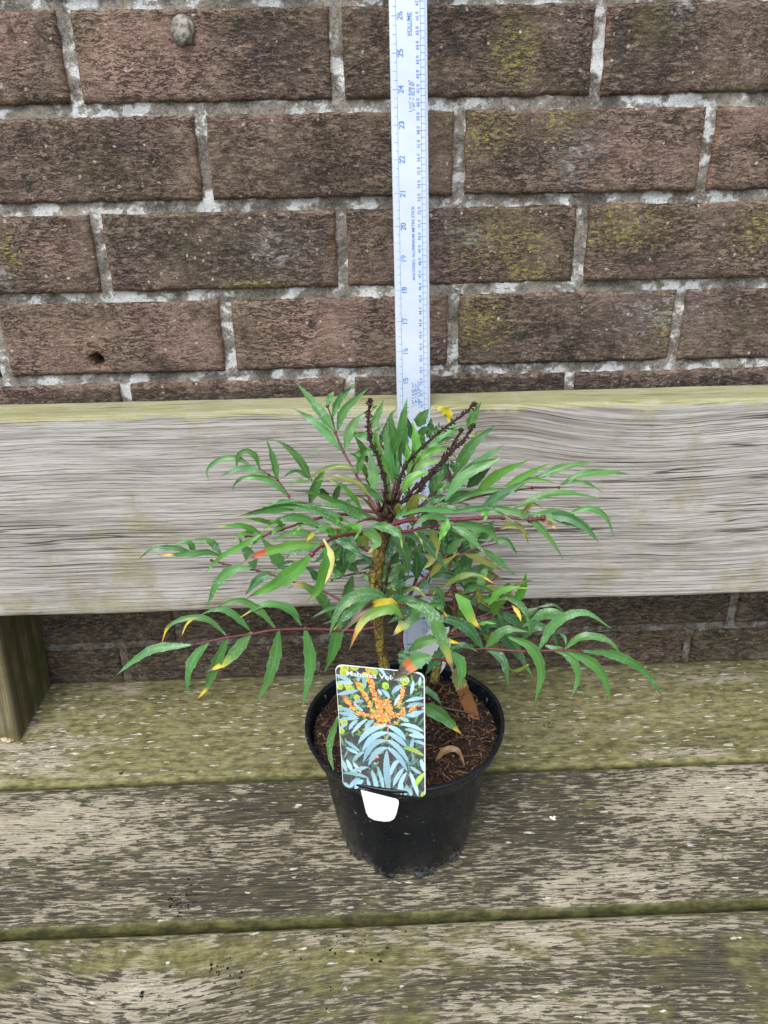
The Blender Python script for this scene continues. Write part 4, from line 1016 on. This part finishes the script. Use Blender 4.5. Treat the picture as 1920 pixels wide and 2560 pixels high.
    # F2: arching frond, left
    frond(('S', [968, 1285, 900, 1275, 800, 1262, 732, 1252, 722, 1240, 694, 1200, 672, 1187, 648, 1172]), (-.236, -.175), [
        ('A', [875, 575, 850, 500, 795, 468, 745, 500, 738, 600], 15, 'g'), ('A', [835, 565, 740, 512, 640, 520, 565, 580, 575, 652], 16, 'l'),
        ('A', [930, 612, 800, 568, 720, 580, 637, 624], 15, 'l'), ('A', [1050, 737, 930, 640, 800, 622, 730, 660, 712, 715], 18, 'g'), ('A', [980, 640, 955, 520, 915, 398], 20, 'g'),
        ('A', [1185, 645, 1110, 520, 1020, 430, 945, 398], 20, 'g', 0, -.18), ('A', [1190, 645, 1090, 585, 990, 640], 11, 'g', 0, -.18), ('A', [1170, 655, 1090, 640, 1052, 690], 8, 'g', 0, -.18)], .0)
    # F3: long arching leaflets left of the crown
    frond(('1', [1330, 1880, 1250, 1880, 1100, 1860, 900, 1950, 840, 2030]), (-.238, -.25), [
        ('S', [872, 1327, 800, 1280, 740, 1270, 698, 1267], 18, 'g'), ('1', [1300, 1910, 900, 1730, 500, 1555, 280, 1490, 40, 1480], 20, 'g'),
        ('1', [1270, 1880, 960, 1830, 700, 1690, 240, 1655], 18, 'g'), ('1', [900, 1950, 620, 1800, 300, 1690, 0, 1645], 13, 'g'), ('5', [1290, 390, 1000, 362, 730, 455], 11, 'gY'),
        ('5', [1330, 385, 1000, 430, 700, 480, 425, 556], 24, 'gY'), ('1', [300, 1650, 380, 1420, 530, 1120], 26, 'g', 0, -.19), ('1', [645, 1620, 680, 1480, 750, 1340], 18, 'g', 0, -.17),
        ('1', [1020, 1740, 900, 1560, 740, 1400, 530, 1310], 14, 'bY', 0, -.235), ('1', [1330, 1650, 1150, 1480, 1015, 1355], 17, 'l', 0, -.245), ('1', [1290, 1890, 1150, 1690, 1040, 1580, 910, 1540], 9, 'o', 0, -.22),
        ('1', [790, 1720, 830, 1640, 910, 1590], 18, 'l', 0, -.19), ('1', [1100, 1090, 1020, 880, 910, 710], 22, 'g', 0, -.19), ('1', [1110, 1290, 1000, 1060, 840, 930], 12, 'b', 0, -.2),
        ('1', [1130, 1420, 1100, 1280, 1010, 1170], 14, 'o', 0, -.2), ('1', [580, 1600, 470, 1480, 400, 1440], 18, 'd', 0, -.18)], -.012)
    # F4: yellow tipped frond reaching left
    frond(('5', [1900, 520, 1620, 525, 1390, 580, 1190, 640, 1000, 700, 860, 745, 750, 790, 560, 780]), (-.24, -.27), [
        ('5', [745, 750, 620, 690, 470, 650, 218, 670], 16, 'bY'), ('5', [900, 640, 720, 580, 548, 568], 14, 'b'), ('5', [1470, 650, 1200, 555, 980, 580, 740, 735], 24, 'gY'),
        ('5', [1050, 635, 930, 700, 838, 828], 14, 'g'), ('5', [1245, 630, 1180, 700, 1115, 805], 11, 'b'), ('5', [765, 750, 700, 820, 620, 920], 13, 'b'),
        ('5', [660, 740, 520, 760, 405, 852], 13, 'bY'), ('5', [745, 760, 480, 915, 250, 1040, 38, 1260], 17, 'b', -.015), ('5', [1000, 690, 960, 610, 800, 580], 12, 'b'),
        ('3', [760, 130, 700, 90, 640, 230], 12, 'b', 0, -.26), ('5', [1480, 700, 1380, 660, 1260, 640], 8, 'g')], -.014)
    # F5: frond pointing at the viewer, big near leaflets
    frond(('3', [1400, 200, 1290, 240, 1150, 250, 1010, 295, 820, 310, 660, 345, 480, 460, 330, 585]), (-.246, -.345), [
        ('3', [330, 590, 100, 800, -190, 1000, -590, 1195], 40, 'b'), ('5', [1480, 885, 1150, 890, 900, 950, 700, 1010, 570, 1085, 415, 1195], 25, 'bR'),
        ('3', [500, 465, 545, 680, 460, 960, 380, 1120, 238, 1268], 36, 'bY'), ('3', [490, 370, 590, 560, 605, 760, 480, 1065], 15, 'pY'),
        ('3', [650, 380, 850, 450, 950, 540, 1050, 672], 26, 'd', 0, -.255), ('3', [830, 300, 870, 205, 960, 200, 980, 270, 905, 400], 17, 'b'), ('3', [660, 335, 520, 215, 355, 292], 19, 'b'),
        ('3', [1010, 280, 1160, 300, 1230, 420, 1100, 580], 27, 'gY'), ('3', [1150, 180, 1350, 215, 1530, 320, 1580, 495], 25, 'gY', -.01), ('3', [680, 330, 700, 260, 610, 225], 15, 'o'), ('3', [360, 290, 310, 340, 248, 415], 11, 'yO')], -.014, .0013, 'large bright leaflets reaching towards the viewer, one with a red and withered tip')
    # F6: low frond left, against the bench back
    frond(('S', [938, 1560, 850, 1500, 790, 1470, 745, 1458, 720, 1450, 670, 1434, 643, 1426, 600, 1418, 559, 1409, 528, 1401]), (-.235, -.165), [
        ('A', [645, 1090, 560, 1068, 440, 1080, 272, 1085], 18, 'gO'), ('A', [495, 1080, 450, 1010, 360, 1028], 17, 'g'), ('A', [650, 1085, 580, 1005, 465, 993], 19, 'g'), ('A', [490, 1075, 380, 1045, 250, 1045, 152, 1112], 14, 'g'),
        ('5', [670, 1175, 600, 1000, 470, 800], 30, 'l'), ('5', [1020, 1190, 900, 990, 740, 790], 34, 'l'), ('5', [640, 1165, 400, 1190, 200, 1370, 85, 1670], 26, 'g'),
        ('5', [930, 1230, 730, 1300, 550, 1500], 26, 'd'), ('5', [1460, 840, 1250, 740, 1050, 760, 838, 862], 22, 'l'), ('5', [1440, 970, 1250, 940, 1010, 1065], 17, 'l'),
        ('5', [1440, 1330, 1370, 1220, 1280, 1160], 20, 'd'), ('3', [600, 1480, 500, 1230, 300, 1060, 130, 1000, -60, 1090], 26, 'gT'), ('5', [1150, 1090, 1040, 1110, 890, 1220], 8, 'd'),
        ('3', [780, 840, 765, 640, 760, 420], 28, 'd', 0, -.22), ('3', [745, 850, 690, 720, 615, 640], 14, 'd', 0, -.22), ('3', [840, 350, 740, 290, 430, 285], 20, 'l', 0, -.2)], -.008)
    # F7: lowest frond, left
    frond(('C', [1580, 500, 1440, 520, 1180, 512, 980, 518, 860, 540, 720, 560, 620, 580, 510, 606]), (-.262, -.285), [
        ('C', [505, 606, 300, 625, 180, 690, 66, 782], 23, 'l'), ('C', [605, 580, 500, 720, 475, 890], 25, 'g'), ('C', [715, 556, 650, 700, 590, 850, 528, 925], 26, 'gO'),
        ('C', [850, 528, 760, 640, 690, 710, 585, 762], 30, 'gE'), ('C', [1010, 515, 985, 680, 935, 830, 876, 935], 30, 'g'), ('C', [1158, 500, 1190, 680, 1175, 820, 1143, 965], 31, 'g'),
        ('C', [705, 550, 600, 460, 480, 450, 370, 500, 330, 608], 16, 'gO'), ('C', [840, 520, 740, 425, 640, 400, 540, 440], 18, 'g'), ('C', [985, 505, 900, 410, 780, 345, 620, 398], 19, 'g'),
        ('C', [1138, 495, 1070, 400, 930, 370, 785, 445], 22, 'gY'), ('C', [540, 440, 480, 480, 444, 560], 6, 'yO'), ('3', [720, 1510, 650, 1800, 590, 2010, 505, 2215], 32, 'g')], -.006)
    # F8: drooping centre leaflets with yellow and brown tips
    frond(('3', [1330, 1180, 1450, 1230, 1530, 1330, 1590, 1468]), (-.27, -.335), [
        ('3', [1420, 1270, 1200, 1140, 950, 1160, 720, 1330, 555, 1740], 34, 'g', .0, -.315), ('3', [1200, 1260, 950, 1330, 780, 1450, 635, 1625], 28, 'gY', 0, -.295),
        ('3', [1550, 1385, 1420, 1260, 1150, 1310, 960, 1450, 690, 1720], 27, 'bB', 0, -.335), ('3', [1585, 1465, 1450, 1350, 1180, 1400, 1000, 1560, 845, 1910], 27, 'bW', 0, -.345),
        ('3', [720, 1290, 520, 1360, 325, 1465], 11, 'd', 0, -.23), ('3', [850, 1500, 650, 1500, 470, 1552], 11, 'd', 0, -.23), ('3', [870, 1520, 740, 1540, 600, 1500], 16, 'd', 0, -.22), ('3', [1120, 1400, 900, 1440, 760, 1400], 22, 'd', 0, -.25)], -.014, .0012, 'drooping leaflets turning yellow and brown')
    # F9: upright fronds in front of the stick
    frond(('2', [120, 1760, 190, 1610, 330, 1280, 440, 1100, 540, 960, 630, 850]), (-.238, -.2), [
        ('2', [250, 1515, 380, 1300, 720, 1175], 25, 'b'), ('2', [380, 1255, 540, 1110, 830, 1045], 20, 'b'), ('2', [470, 1090, 640, 940, 940, 855], 23, 'b'), ('2', [560, 970, 700, 810, 1020, 725], 22, 'g'), ('2', [650, 870, 790, 710, 1070, 635], 22, 'g'),
        ('2', [335, 1240, 340, 1000, 310, 770], 23, 'b'), ('2', [440, 1085, 440, 800, 390, 520], 26, 'b'), ('2', [560, 900, 490, 740, 440, 640], 22, 'g')], .004)
    frond(('2', [60, 1740, 80, 1650, 150, 1390, 200, 1200]), (-.237, -.205), [
        ('2', [130, 1365, 60, 930, 20, 540], 26, 'g'), ('2', [190, 1405, 170, 1150, 190, 880], 18, 'g'), ('2', [195, 1250, 150, 800, 90, 470, 190, 325], 33, 'g', .008), ('2', [290, 1000, 250, 600, 300, 300, 320, 190], 29, 'g', .012),
        ('1', [1420, 1650, 1330, 1200, 1190, 575], 20, 'b'), ('1', [1185, 1490, 1185, 1200, 1125, 925], 29, 'l'), ('1', [1170, 740, 1240, 640, 1325, 555], 12, 'g'), ('1', [1200, 900, 1180, 800, 1160, 660], 20, 'b', .01), ('1', [1150, 380, 1190, 320, 1245, 310], 9, 'b', .012)], .006)
    frond(('2', [330, 1280, 430, 1000, 480, 750, 560, 650]), (-.215, -.155), [
        ('2', [470, 590, 520, 470, 630, 335], 32, 'l'), ('2', [490, 720, 550, 630, 655, 590], 21, 'l'), ('2', [600, 740, 640, 600, 650, 460], 22, 'd'), ('2', [700, 710, 740, 610, 765, 525], 18, 'd'), ('2', [520, 860, 530, 760, 550, 650], 18, 'g'),
        ('2', [910, 515, 860, 380, 690, 312], 22, 'y'), ('2', [910, 600, 960, 540, 1010, 500], 12, 'b'), ('2', [1060, 730, 1090, 800, 1180, 875], 14, 'p'), ('2', [380, 760, 350, 600, 320, 450], 18, 'd')], .0)
    # F10: upper right fronds, behind
    frond(('2', [430, 1740, 560, 1640, 680, 1530, 820, 1400, 960, 1290, 1100, 1190]), (-.226, -.18), [
        ('2', [965, 1275, 1130, 960, 1300, 760, 1560, 565], 30, 'g'), ('2', [690, 1485, 760, 1310, 835, 1140], 22, 'g'), ('2', [720, 1515, 860, 1400, 1000, 1380], 19, 'g'), ('2', [980, 1295, 1250, 1150, 1620, 1000], 24, 'l'),
        ('2', [1160, 630, 1230, 450, 1345, 245], 26, 'g', .01), ('B', [540, 580, 650, 490, 795, 390], 23, 'g', .005), ('2', [910, 1370, 880, 1220, 890, 1080], 22, 'd', .01), ('2', [1150, 1430, 1300, 1290, 1480, 1150], 28, 'd', .012), ('2', [1180, 640, 1290, 720, 1350, 810], 8, 'o'),
        ('2', [930, 1060, 960, 1160, 980, 1250], 16, 'd', .012), ('2', [960, 620, 1090, 580, 1170, 585], 8, 'g'), ('2', [860, 700, 960, 640, 1080, 640], 20, 'g', .006), ('2', [720, 1560, 660, 1420, 640, 1330], 22, 'd', .01), ('2', [840, 900, 960, 980, 1020, 1060], 8, 'o')], .0)
    # F11: right frond with the long bare stalk tip
    frond(('B', [230, 790, 330, 762, 430, 738, 620, 685, 740, 660, 850, 645, 940, 633, 1085, 630]), (-.24, -.225), [
        ('2', [850, 1610, 1050, 1330, 1300, 1160, 1670, 1028], 27, 'l', -.008), ('B', [625, 672, 750, 560, 925, 478], 27, 'b'), ('B', [790, 625, 920, 555, 1045, 493], 19, 'b'), ('B', [940, 590, 1110, 520, 1300, 487], 21, 'g'), ('B', [1095, 618, 1200, 560, 1340, 545, 1490, 562], 19, 'g'),
        ('B', [1085, 600, 1220, 600, 1335, 662], 9, 'g'), ('B', [790, 625, 930, 585, 1080, 606], 13, 'b'), ('B', [655, 745, 780, 665, 920, 598], 26, 'd'), ('B', [835, 748, 1000, 675, 1130, 660, 1310, 688], 19, 'g'), ('B', [480, 728, 650, 655, 915, 632], 15, 'g'),
        ('2', [540, 1690, 700, 1600, 900, 1560], 22, 'd', .01), ('2', [800, 1640, 1000, 1530, 1250, 1480], 22, 'd', .012), ('2', [480, 1760, 560, 1720, 620, 1690], 10, 'o')], .0)
    # F12: right frond, forward
    frond(('B', [110, 860, 210, 822, 310, 805, 520, 805, 640, 797, 780, 792, 930, 805, 1000, 795]), (-.246, -.285), [
        ('B', [945, 775, 1080, 785, 1220, 840, 1302, 930], 34, 'g'), ('B', [1130, 775, 1250, 745, 1340, 790, 1385, 895], 17, 'g'), ('B', [1000, 780, 1150, 800, 1300, 905], 26, 'd', .004), ('B', [740, 745, 900, 785, 1020, 890, 1112, 1022], 22, 'g'), ('B', [660, 750, 790, 785, 882, 862], 10, 'g'),
        ('B', [570, 765, 400, 750, 290, 760, 182, 806], 16, 'g'), ('B', [470, 770, 700, 738, 990, 772], 14, 'l'), ('B', [500, 805, 370, 792, 266, 858], 18, 'g'), ('B', [480, 800, 465, 850, 426, 935], 22, 'b', -.01),
        ('B', [480, 815, 620, 840, 720, 880, 765, 972], 22, 'g'), ('B', [500, 840, 590, 890, 682, 992], 20, 'g'), ('B', [640, 750, 690, 780, 665, 824], 14, 'b'), ('B', [770, 845, 880, 850, 925, 952], 12, 'o'), ('B', [690, 930, 780, 915, 862, 1002], 9, 'g', .02),
        ('B', [960, 790, 1020, 815, 1075, 862], 14, 'nO'), ('B', [880, 780, 940, 720, 1010, 750], 12, 'o'), ('B', [560, 760, 480, 735, 380, 700], 14, 'g', .01), ('1', [1660, 1690, 1580, 1760, 1455, 1878], 14, 'g', 0, -.26),
        ('2', [390, 1860, 380, 1700, 470, 1560, 640, 1590], 30, 'o', 0, -.255), ('2', [170, 1790, 210, 1690, 300, 1740], 20, 'o', 0, -.25)], -.010, .0015)
    # F13: darker fronds behind, right of the stem
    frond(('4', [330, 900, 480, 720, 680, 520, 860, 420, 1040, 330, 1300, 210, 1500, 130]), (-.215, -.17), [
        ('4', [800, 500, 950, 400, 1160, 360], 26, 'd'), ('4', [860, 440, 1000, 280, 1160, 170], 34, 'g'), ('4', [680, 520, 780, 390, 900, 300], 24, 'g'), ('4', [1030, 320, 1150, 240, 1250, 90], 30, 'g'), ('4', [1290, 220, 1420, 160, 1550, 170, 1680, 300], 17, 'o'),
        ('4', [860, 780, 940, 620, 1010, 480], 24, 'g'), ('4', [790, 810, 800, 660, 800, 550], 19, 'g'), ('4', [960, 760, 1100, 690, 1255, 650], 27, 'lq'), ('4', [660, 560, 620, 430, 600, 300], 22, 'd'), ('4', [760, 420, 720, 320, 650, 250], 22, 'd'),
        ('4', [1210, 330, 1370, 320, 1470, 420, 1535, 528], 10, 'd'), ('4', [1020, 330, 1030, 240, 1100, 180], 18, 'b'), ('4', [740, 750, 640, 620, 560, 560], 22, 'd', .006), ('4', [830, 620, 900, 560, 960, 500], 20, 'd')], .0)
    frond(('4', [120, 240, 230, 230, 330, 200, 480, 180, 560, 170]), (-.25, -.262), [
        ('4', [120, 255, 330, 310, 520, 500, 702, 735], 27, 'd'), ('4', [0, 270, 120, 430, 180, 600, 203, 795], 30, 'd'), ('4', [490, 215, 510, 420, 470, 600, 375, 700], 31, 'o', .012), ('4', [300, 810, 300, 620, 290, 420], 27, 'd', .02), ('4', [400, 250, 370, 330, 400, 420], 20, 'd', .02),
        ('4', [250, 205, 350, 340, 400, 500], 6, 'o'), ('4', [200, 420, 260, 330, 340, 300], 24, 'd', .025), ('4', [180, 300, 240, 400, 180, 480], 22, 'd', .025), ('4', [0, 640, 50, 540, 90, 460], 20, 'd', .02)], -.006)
    # F14: middle low, right of the stem
    frond(('4', [180, 1050, 300, 890, 400, 800, 440, 760]), (-.255, -.25), [
        ('4', [450, 805, 580, 640, 690, 580, 822, 490], 17, 'oY'), ('4', [300, 940, 400, 860, 460, 780], 18, 'd'), ('4', [105, 1070, 110, 920, 180, 880, 260, 910], 18, 'd'), ('4', [130, 1000, 270, 930, 380, 1010, 495, 1135], 11, 'oY'), ('4', [-20, 880, 60, 870, 130, 940], 26, 'd', .015), ('4', [90, 830, 120, 750, 150, 690], 14, 'd', .012),
        ('4', [20, 1000, 0, 930, 60, 960], 16, 'o'), ('4', [0, 1110, 60, 1010, 150, 960], 20, 'd', .01)], -.006)
    frond(('4', [170, 1060, 300, 1035, 480, 1010, 620, 1030, 750, 1040]), (-.262, -.235), [
        ('4', [470, 910, 570, 960, 610, 1090, 600, 1265], 19, 'd', -.01), ('4', [600, 935, 830, 790, 1060, 775, 1275, 890], 14, 'oO'), ('4', [850, 995, 1050, 915, 1280, 985], 15, 'g'), ('4', [490, 800, 640, 760, 800, 830, 900, 960], 22, 'd', .02), ('4', [880, 950, 980, 880, 1020, 860], 24, 'd', .02), ('4', [450, 920, 490, 1000, 540, 960], 16, 'o')], -.004)
    frond(('4', [770, 1330, 765, 1180, 755, 1050, 740, 930, 700, 700]), (-.232, -.222), [
        ('4', [775, 1000, 880, 1130, 970, 1300, 1092, 1445], 32, 'bE', -.02), ('4', [800, 1290, 850, 1200, 890, 1100], 14, 'o'), ('4', [770, 1280, 740, 1180, 680, 1130], 8, 'o'), ('4', [840, 1340, 900, 1270, 980, 1400], 20, 'o')], -.01)
    # F15: right, above the low frond
    frond(('4', [830, 1330, 1000, 1240, 1060, 1110, 1180, 1160]), (-.235, -.25), [
        ('4', [1175, 1135, 1300, 990, 1450, 930, 1670, 930], 19, 'bY'), ('D', [690, 325, 790, 305, 880, 380, 906, 515], 18, 'g'), ('4', [1230, 1250, 1280, 1150, 1350, 1070], 25, 'b', .015), ('4', [1330, 1470, 1340, 1320, 1280, 1190], 18, 'd', .015), ('4', [1470, 1140, 1540, 1230, 1578, 1345], 12, 'y'),
        ('4', [1490, 1115, 1590, 950, 1640, 735], 23, 'b', .02), ('D', [700, 420, 800, 270, 870, 222, 990, 213], 10, 'o', .015), ('4', [1080, 1120, 1060, 1000, 1050, 900], 15, 'o'), ('4', [1110, 1090, 1250, 1060, 1400, 1060], 13, 'g'), ('4', [1020, 1380, 1160, 1350, 1300, 1370], 9, 'b'), ('4', [1090, 1480, 1140, 1430, 1220, 1380], 26, 'd', .015), ('4', [1340, 1010, 1420, 1060, 1480, 1110], 7, 'o'), ('4', [1200, 1100, 1210, 1010, 1260, 960], 12, 'g', .015), ('4', [1380, 960, 1420, 890, 1440, 870], 18, 'b', .02)], -.008)
    frond(('4', [1080, 1340, 1230, 1270, 1480, 1210, 1600, 1190]), (-.225, -.21), [('4', [1570, 1390, 1620, 1300, 1680, 1240], 16, 'd'), ('D', [850, 455, 900, 385, 955, 358], 20, 'g'), ('D', [900, 440, 960, 410, 1130, 402], 16, 'g'), ('D', [940, 358, 1030, 345, 1092, 388], 8, 'd')], .0)
    # F16: the long drooping leaflet and its neighbours in front
    frond(('4', [320, 1180, 250, 1140, 130, 1130, 60, 1170]), (-.285, -.30), [
        ('4', [170, 1110, 420, 1190, 560, 1420, 650, 1660, 710, 1830, 760, 2010], 36, 'gT'), ('4', [400, 1150, 560, 1140, 685, 1290], 16, 'gO'), ('4', [360, 1170, 200, 1310, 0, 1520], 36, 'gE', .01), ('4', [10, 1110, 180, 1060, 400, 1130], 22, 'd', .012), ('4', [250, 1170, 100, 1260, -60, 1360], 18, 'd', .01), ('4', [480, 1040, 560, 1110, 590, 1200], 18, 'd', .02)], -.012)
    # F17: low right frond
    frond(('D', [420, 640, 520, 602, 660, 578, 830, 590, 950, 590, 1085, 585, 1180, 590]), (-.25, -.275), [
        ('D', [1180, 590, 1350, 610, 1500, 690, 1620, 845], 22, 'g'), ('D', [1088, 580, 1180, 515, 1310, 530, 1400, 620], 20, 'g'), ('D', [1090, 585, 1230, 650, 1300, 740, 1332, 865], 26, 'g'), ('D', [985, 560, 1110, 610, 1160, 720, 1122, 845], 24, 'g'), ('D', [948, 585, 1040, 440, 1190, 385, 1338, 470], 26, 'l'),
        ('D', [790, 515, 910, 570, 965, 700, 928, 875], 28, 'g'), ('D', [840, 550, 930, 465, 1020, 490, 1055, 605], 18, 'd', .01), ('D', [905, 430, 1000, 378, 1135, 405], 17, 'g', .01), ('D', [655, 575, 560, 460, 420, 410, 300, 420], 30, 'd', -.01), ('D', [665, 575, 770, 480, 900, 490], 24, 'g'), ('D', [670, 575, 760, 640, 790, 780], 22, 'd'),
        ('D', [480, 600, 570, 565, 630, 600], 15, 'd'), ('D', [630, 560, 520, 570, 400, 620], 12, 'd', .015), ('D', [810, 695, 850, 690, 905, 655], 10, 'oO', .01), ('D', [1060, 490, 1090, 520, 1095, 560], 9, 'd', .01)], -.010)
    frond(('D', [470, 500, 600, 500, 740, 490, 850, 465]), (-.225, -.225), [('D', [650, 500, 680, 440, 710, 410], 16, 'd'), ('D', [860, 460, 930, 440, 1010, 480], 16, 'd'), ('D', [560, 440, 640, 430, 740, 450], 9, 'd'), ('D', [740, 490, 750, 420, 730, 350], 20, 'd')], .0)
    # F18: low front leaflets at the pot rim
    frond(('4', [740, 1850, 690, 1830, 600, 1800, 500, 1790]), (-.30, -.315), [
        ('4', [490, 1770, 330, 1800, 180, 1900, -10, 2060], 42, 'gH', -.01), ('4', [195, 1705, 380, 1580, 600, 1560, 865, 1612], 27, 'gO', .02), ('4', [150, 1690, 150, 1780, 150, 1870], 30, 'dq', 0, -.30), ('4', [650, 1650, 540, 1800, 405, 1990], 30, 'd', .03), ('4', [715, 1690, 830, 1830, 850, 1960, 815, 2150], 29, 'g', 0, -.29),
        ('4', [700, 1660, 860, 1620, 1020, 1690], 16, 'd', .04)], -.006)
    # F19: leaflets behind the label, over the compost
    frond(('D', [250, 780, 290, 830, 320, 870]), (-.27, -.275), [('D', [300, 780, 380, 815, 440, 882], 18, 'd'), ('D', [310, 870, 430, 930, 550, 1042], 36, 'gO'), ('S', [845, 1790, 826, 1850, 825, 1890, 838, 1940], 18, 'g', 0, -.295)], -.006, .0009)
    # darker leaves packed behind the stem, on short stalks off the side shoots
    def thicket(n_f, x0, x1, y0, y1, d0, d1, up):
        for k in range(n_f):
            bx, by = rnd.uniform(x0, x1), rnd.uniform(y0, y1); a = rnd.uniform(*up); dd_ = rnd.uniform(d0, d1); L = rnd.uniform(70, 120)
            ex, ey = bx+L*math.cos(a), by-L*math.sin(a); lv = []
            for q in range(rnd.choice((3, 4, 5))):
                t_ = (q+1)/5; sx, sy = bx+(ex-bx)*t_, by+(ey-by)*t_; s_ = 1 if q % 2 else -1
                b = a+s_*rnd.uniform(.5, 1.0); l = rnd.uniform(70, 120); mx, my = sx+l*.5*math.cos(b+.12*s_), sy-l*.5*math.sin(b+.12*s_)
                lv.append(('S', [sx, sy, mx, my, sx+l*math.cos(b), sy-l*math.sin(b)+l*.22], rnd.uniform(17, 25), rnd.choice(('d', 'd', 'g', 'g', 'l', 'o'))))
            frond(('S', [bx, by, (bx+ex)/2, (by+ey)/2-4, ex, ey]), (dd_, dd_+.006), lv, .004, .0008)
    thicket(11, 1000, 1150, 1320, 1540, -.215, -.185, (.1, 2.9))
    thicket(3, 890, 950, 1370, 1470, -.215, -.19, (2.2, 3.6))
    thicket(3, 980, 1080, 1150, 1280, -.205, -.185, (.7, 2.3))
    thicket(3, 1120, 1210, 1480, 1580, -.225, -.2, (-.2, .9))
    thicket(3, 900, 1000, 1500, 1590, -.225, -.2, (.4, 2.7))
    # dry flower spikes
    def spike(crop, nums, d, tip=.0011):
        pts = px(crop, nums); m = len(pts); P = [on_y(x, y, d[0]+(d[1]-d[0])*i/(m-1)) for i, (x, y) in enumerate(pts)]
        P = [clampb(p) for p in P]; Q = cr_spline(P, 46); n = len(Q); g = Geo()
        c0, c1 = Vector((.016, .011, .010)), Vector((.034, .018, .014))
        g.tube(Q, [.0013-(.0013-tip*.8)*i/(n-1) for i in range(n)], 7, [tuple(c0.lerp(c1, min(1, i/n*1.3))) for i in range(n)], True, .3)
        for i in range(6, n):
            for q in range(2):
                if rnd.random() < .25: continue
                a = i*2.4+q*3.1+rnd.random()
                T = (Q[min(i+1, n-1)]-Q[i-1]).normalized(); s1 = T.cross(Vector((0, 1, .2))).normalized(); s2 = T.cross(s1)
                dv = (s1*math.cos(a)+s2*math.sin(a)+T*.5).normalized(); L = rnd.uniform(.0016, .0034)
                c = tuple(Vector((.03, .017, .013)).lerp(Vector((.06, .032, .024)), rnd.random()*i/n))
                g.tube([Q[i], Q[i]+dv*L*.6, Q[i]+dv*L+T*.0006], [.0004, .00055, .0009], 5, c)
                if rnd.random() < .05: g.blob(Q[i]+dv*L, .0007, (.5, .5, .47))
        g.blob(Q[-1], tip*1.9, (.03, .018, .015))
        g.out('flower_spike', M_SPIKE, shrub)
    spike('1', [1400, 1720, 1370, 1600, 1340, 1350, 1290, 1180, 1220, 950, 1130, 760, 1110, 500, 1135, 230], (-.243, -.225))
    spike('2', [150, 1720, 180, 1600, 210, 1330, 330, 1080, 480, 920, 680, 740, 900, 560, 1090, 430, 1250, 275], (-.243, -.2))
    spike('2', [120, 1740, 250, 1640, 430, 1530, 620, 1290, 780, 1110, 900, 960, 1080, 800, 1235, 580], (-.246, -.232))
    spike('2', [100, 1720, 300, 1580, 430, 1430, 640, 1240, 850, 1000, 960, 830, 1070, 640], (-.246, -.225))
    # dry sheaths at the top of the stem
    g = Geo(); c0 = on_y(968, 1275, -.244)
    for k in range(60):
        a = rnd.uniform(0, 6.28); b = c0+Vector((rnd.uniform(-.006, .007), rnd.uniform(-.006, .006), rnd.uniform(-.010, .010)))
        d = Vector((math.cos(a)*.5, math.sin(a)*.5, rnd.uniform(.4, 1.3))).normalized(); L = rnd.uniform(.003, .010)
        w = rnd.uniform(.0006, .0016)
        g.tube([b, b+d*L*.6, b+d*L], [w, w*.8, w*.2], 5, rnd.choice(((.02, .013, .010), (.045, .025, .016), (.03, .018, .012), (.07, .045, .025))))
    g.out('dry_sheath', M_SPIKE, shrub)
build_shrub()

# ---------------------------------------------------------------- fallen leaves and twigs on the compost
def fallen(name, label, pts, w, kind, cat='fallen leaf'):
    lg = LeafGeo(); P = [on_z(x, y, z) for x, y, z in pts]; lg.add(P, w, kind, .2)
    o = mesh(name, lg.V, lg.F, M_LEAF, None, True, cols={'Col': lg.C, 'Bloom': [(0, 0, 0)]*len(lg.V)}); tag(o, label, cat, None, 'dead leaves on the compost')
def zs(px_, py_, dz):
    p = on_z(px_, py_, SOILZ); return (px_, py_, soil_h(p.x-PC.x, p.y-PC.y)+dz)
GC['z'] = (.36, .36, .10)
fallen('fallen_leaf', 'curled brown dead leaf lying on the compost near the pot front', [zs(1089, 1903, .004), zs(1108, 1880, .007), zs(1132, 1872, .009), zs(1150, 1884, .006), zs(1163, 1918, .002)], 17, 'n')
def dead():
    lg = LeafGeo(); b = on_y(1137, 1672, -.222); P = [b, on_z(1152, 1712, SOILZ+.010), on_z(1165, 1745, SOILZ+.006), on_z(1182, 1780, SOILZ+.004), on_z(1199, 1800, SOILZ+.003)]
    lg.add(P, 33, 'nq', .1)
    C = []
    for i, c in enumerate(lg.C):
        t = (i//7)/29; C.append((.44, .46, .17) if t < .50+.02*((i % 7) % 2) else (.20, .085, .035))
    o = mesh('fallen_leaf', lg.V, lg.F, M_LEAF, None, True, cols={'Col': C, 'Bloom': [(0, 0, 0)]*len(lg.V)})
    tag(o, 'dead leaf, half pale yellow and half brown, leaning on the compost', 'fallen leaf', None, 'dead leaves on the compost')
dead()
g = Geo(); T_ = [zs(1080, 1763, .003), zs(1120, 1772, .004), zs(1180, 1783, .004), (1216, 1797, SOILZ+.003)]
g.tube([on_z(*p) for p in T_], [.0011, .001, .0009, .0006], 6, (.06, .03, .028))
tag(g.out('twig', M_STALK), 'thin dark reddish twig lying across the compost', 'twig')
def chip():
    t = NT('pale_chip'); P = t.obj(); c = t.mix(t.step(t.noise(P, 500, 3, .6), .4, .6), srgb(112, 96, 70), srgb(190, 176, 146)); g = Geo()
    for q in range(5): g.blob(on_z(18+rnd.uniform(-14, 12), 1850+rnd.uniform(-4, 4), .0022), rnd.uniform(.0018, .0034), (1, 1, 1), (1.8, 1, .8), 6)
    tag(g.out('bark_chip', t.done(c, .9), None, False, None), 'small pale bark chip lying at the foot of the bench post', 'bark chip')
chip()
print('leaflets', NLEAF[0])
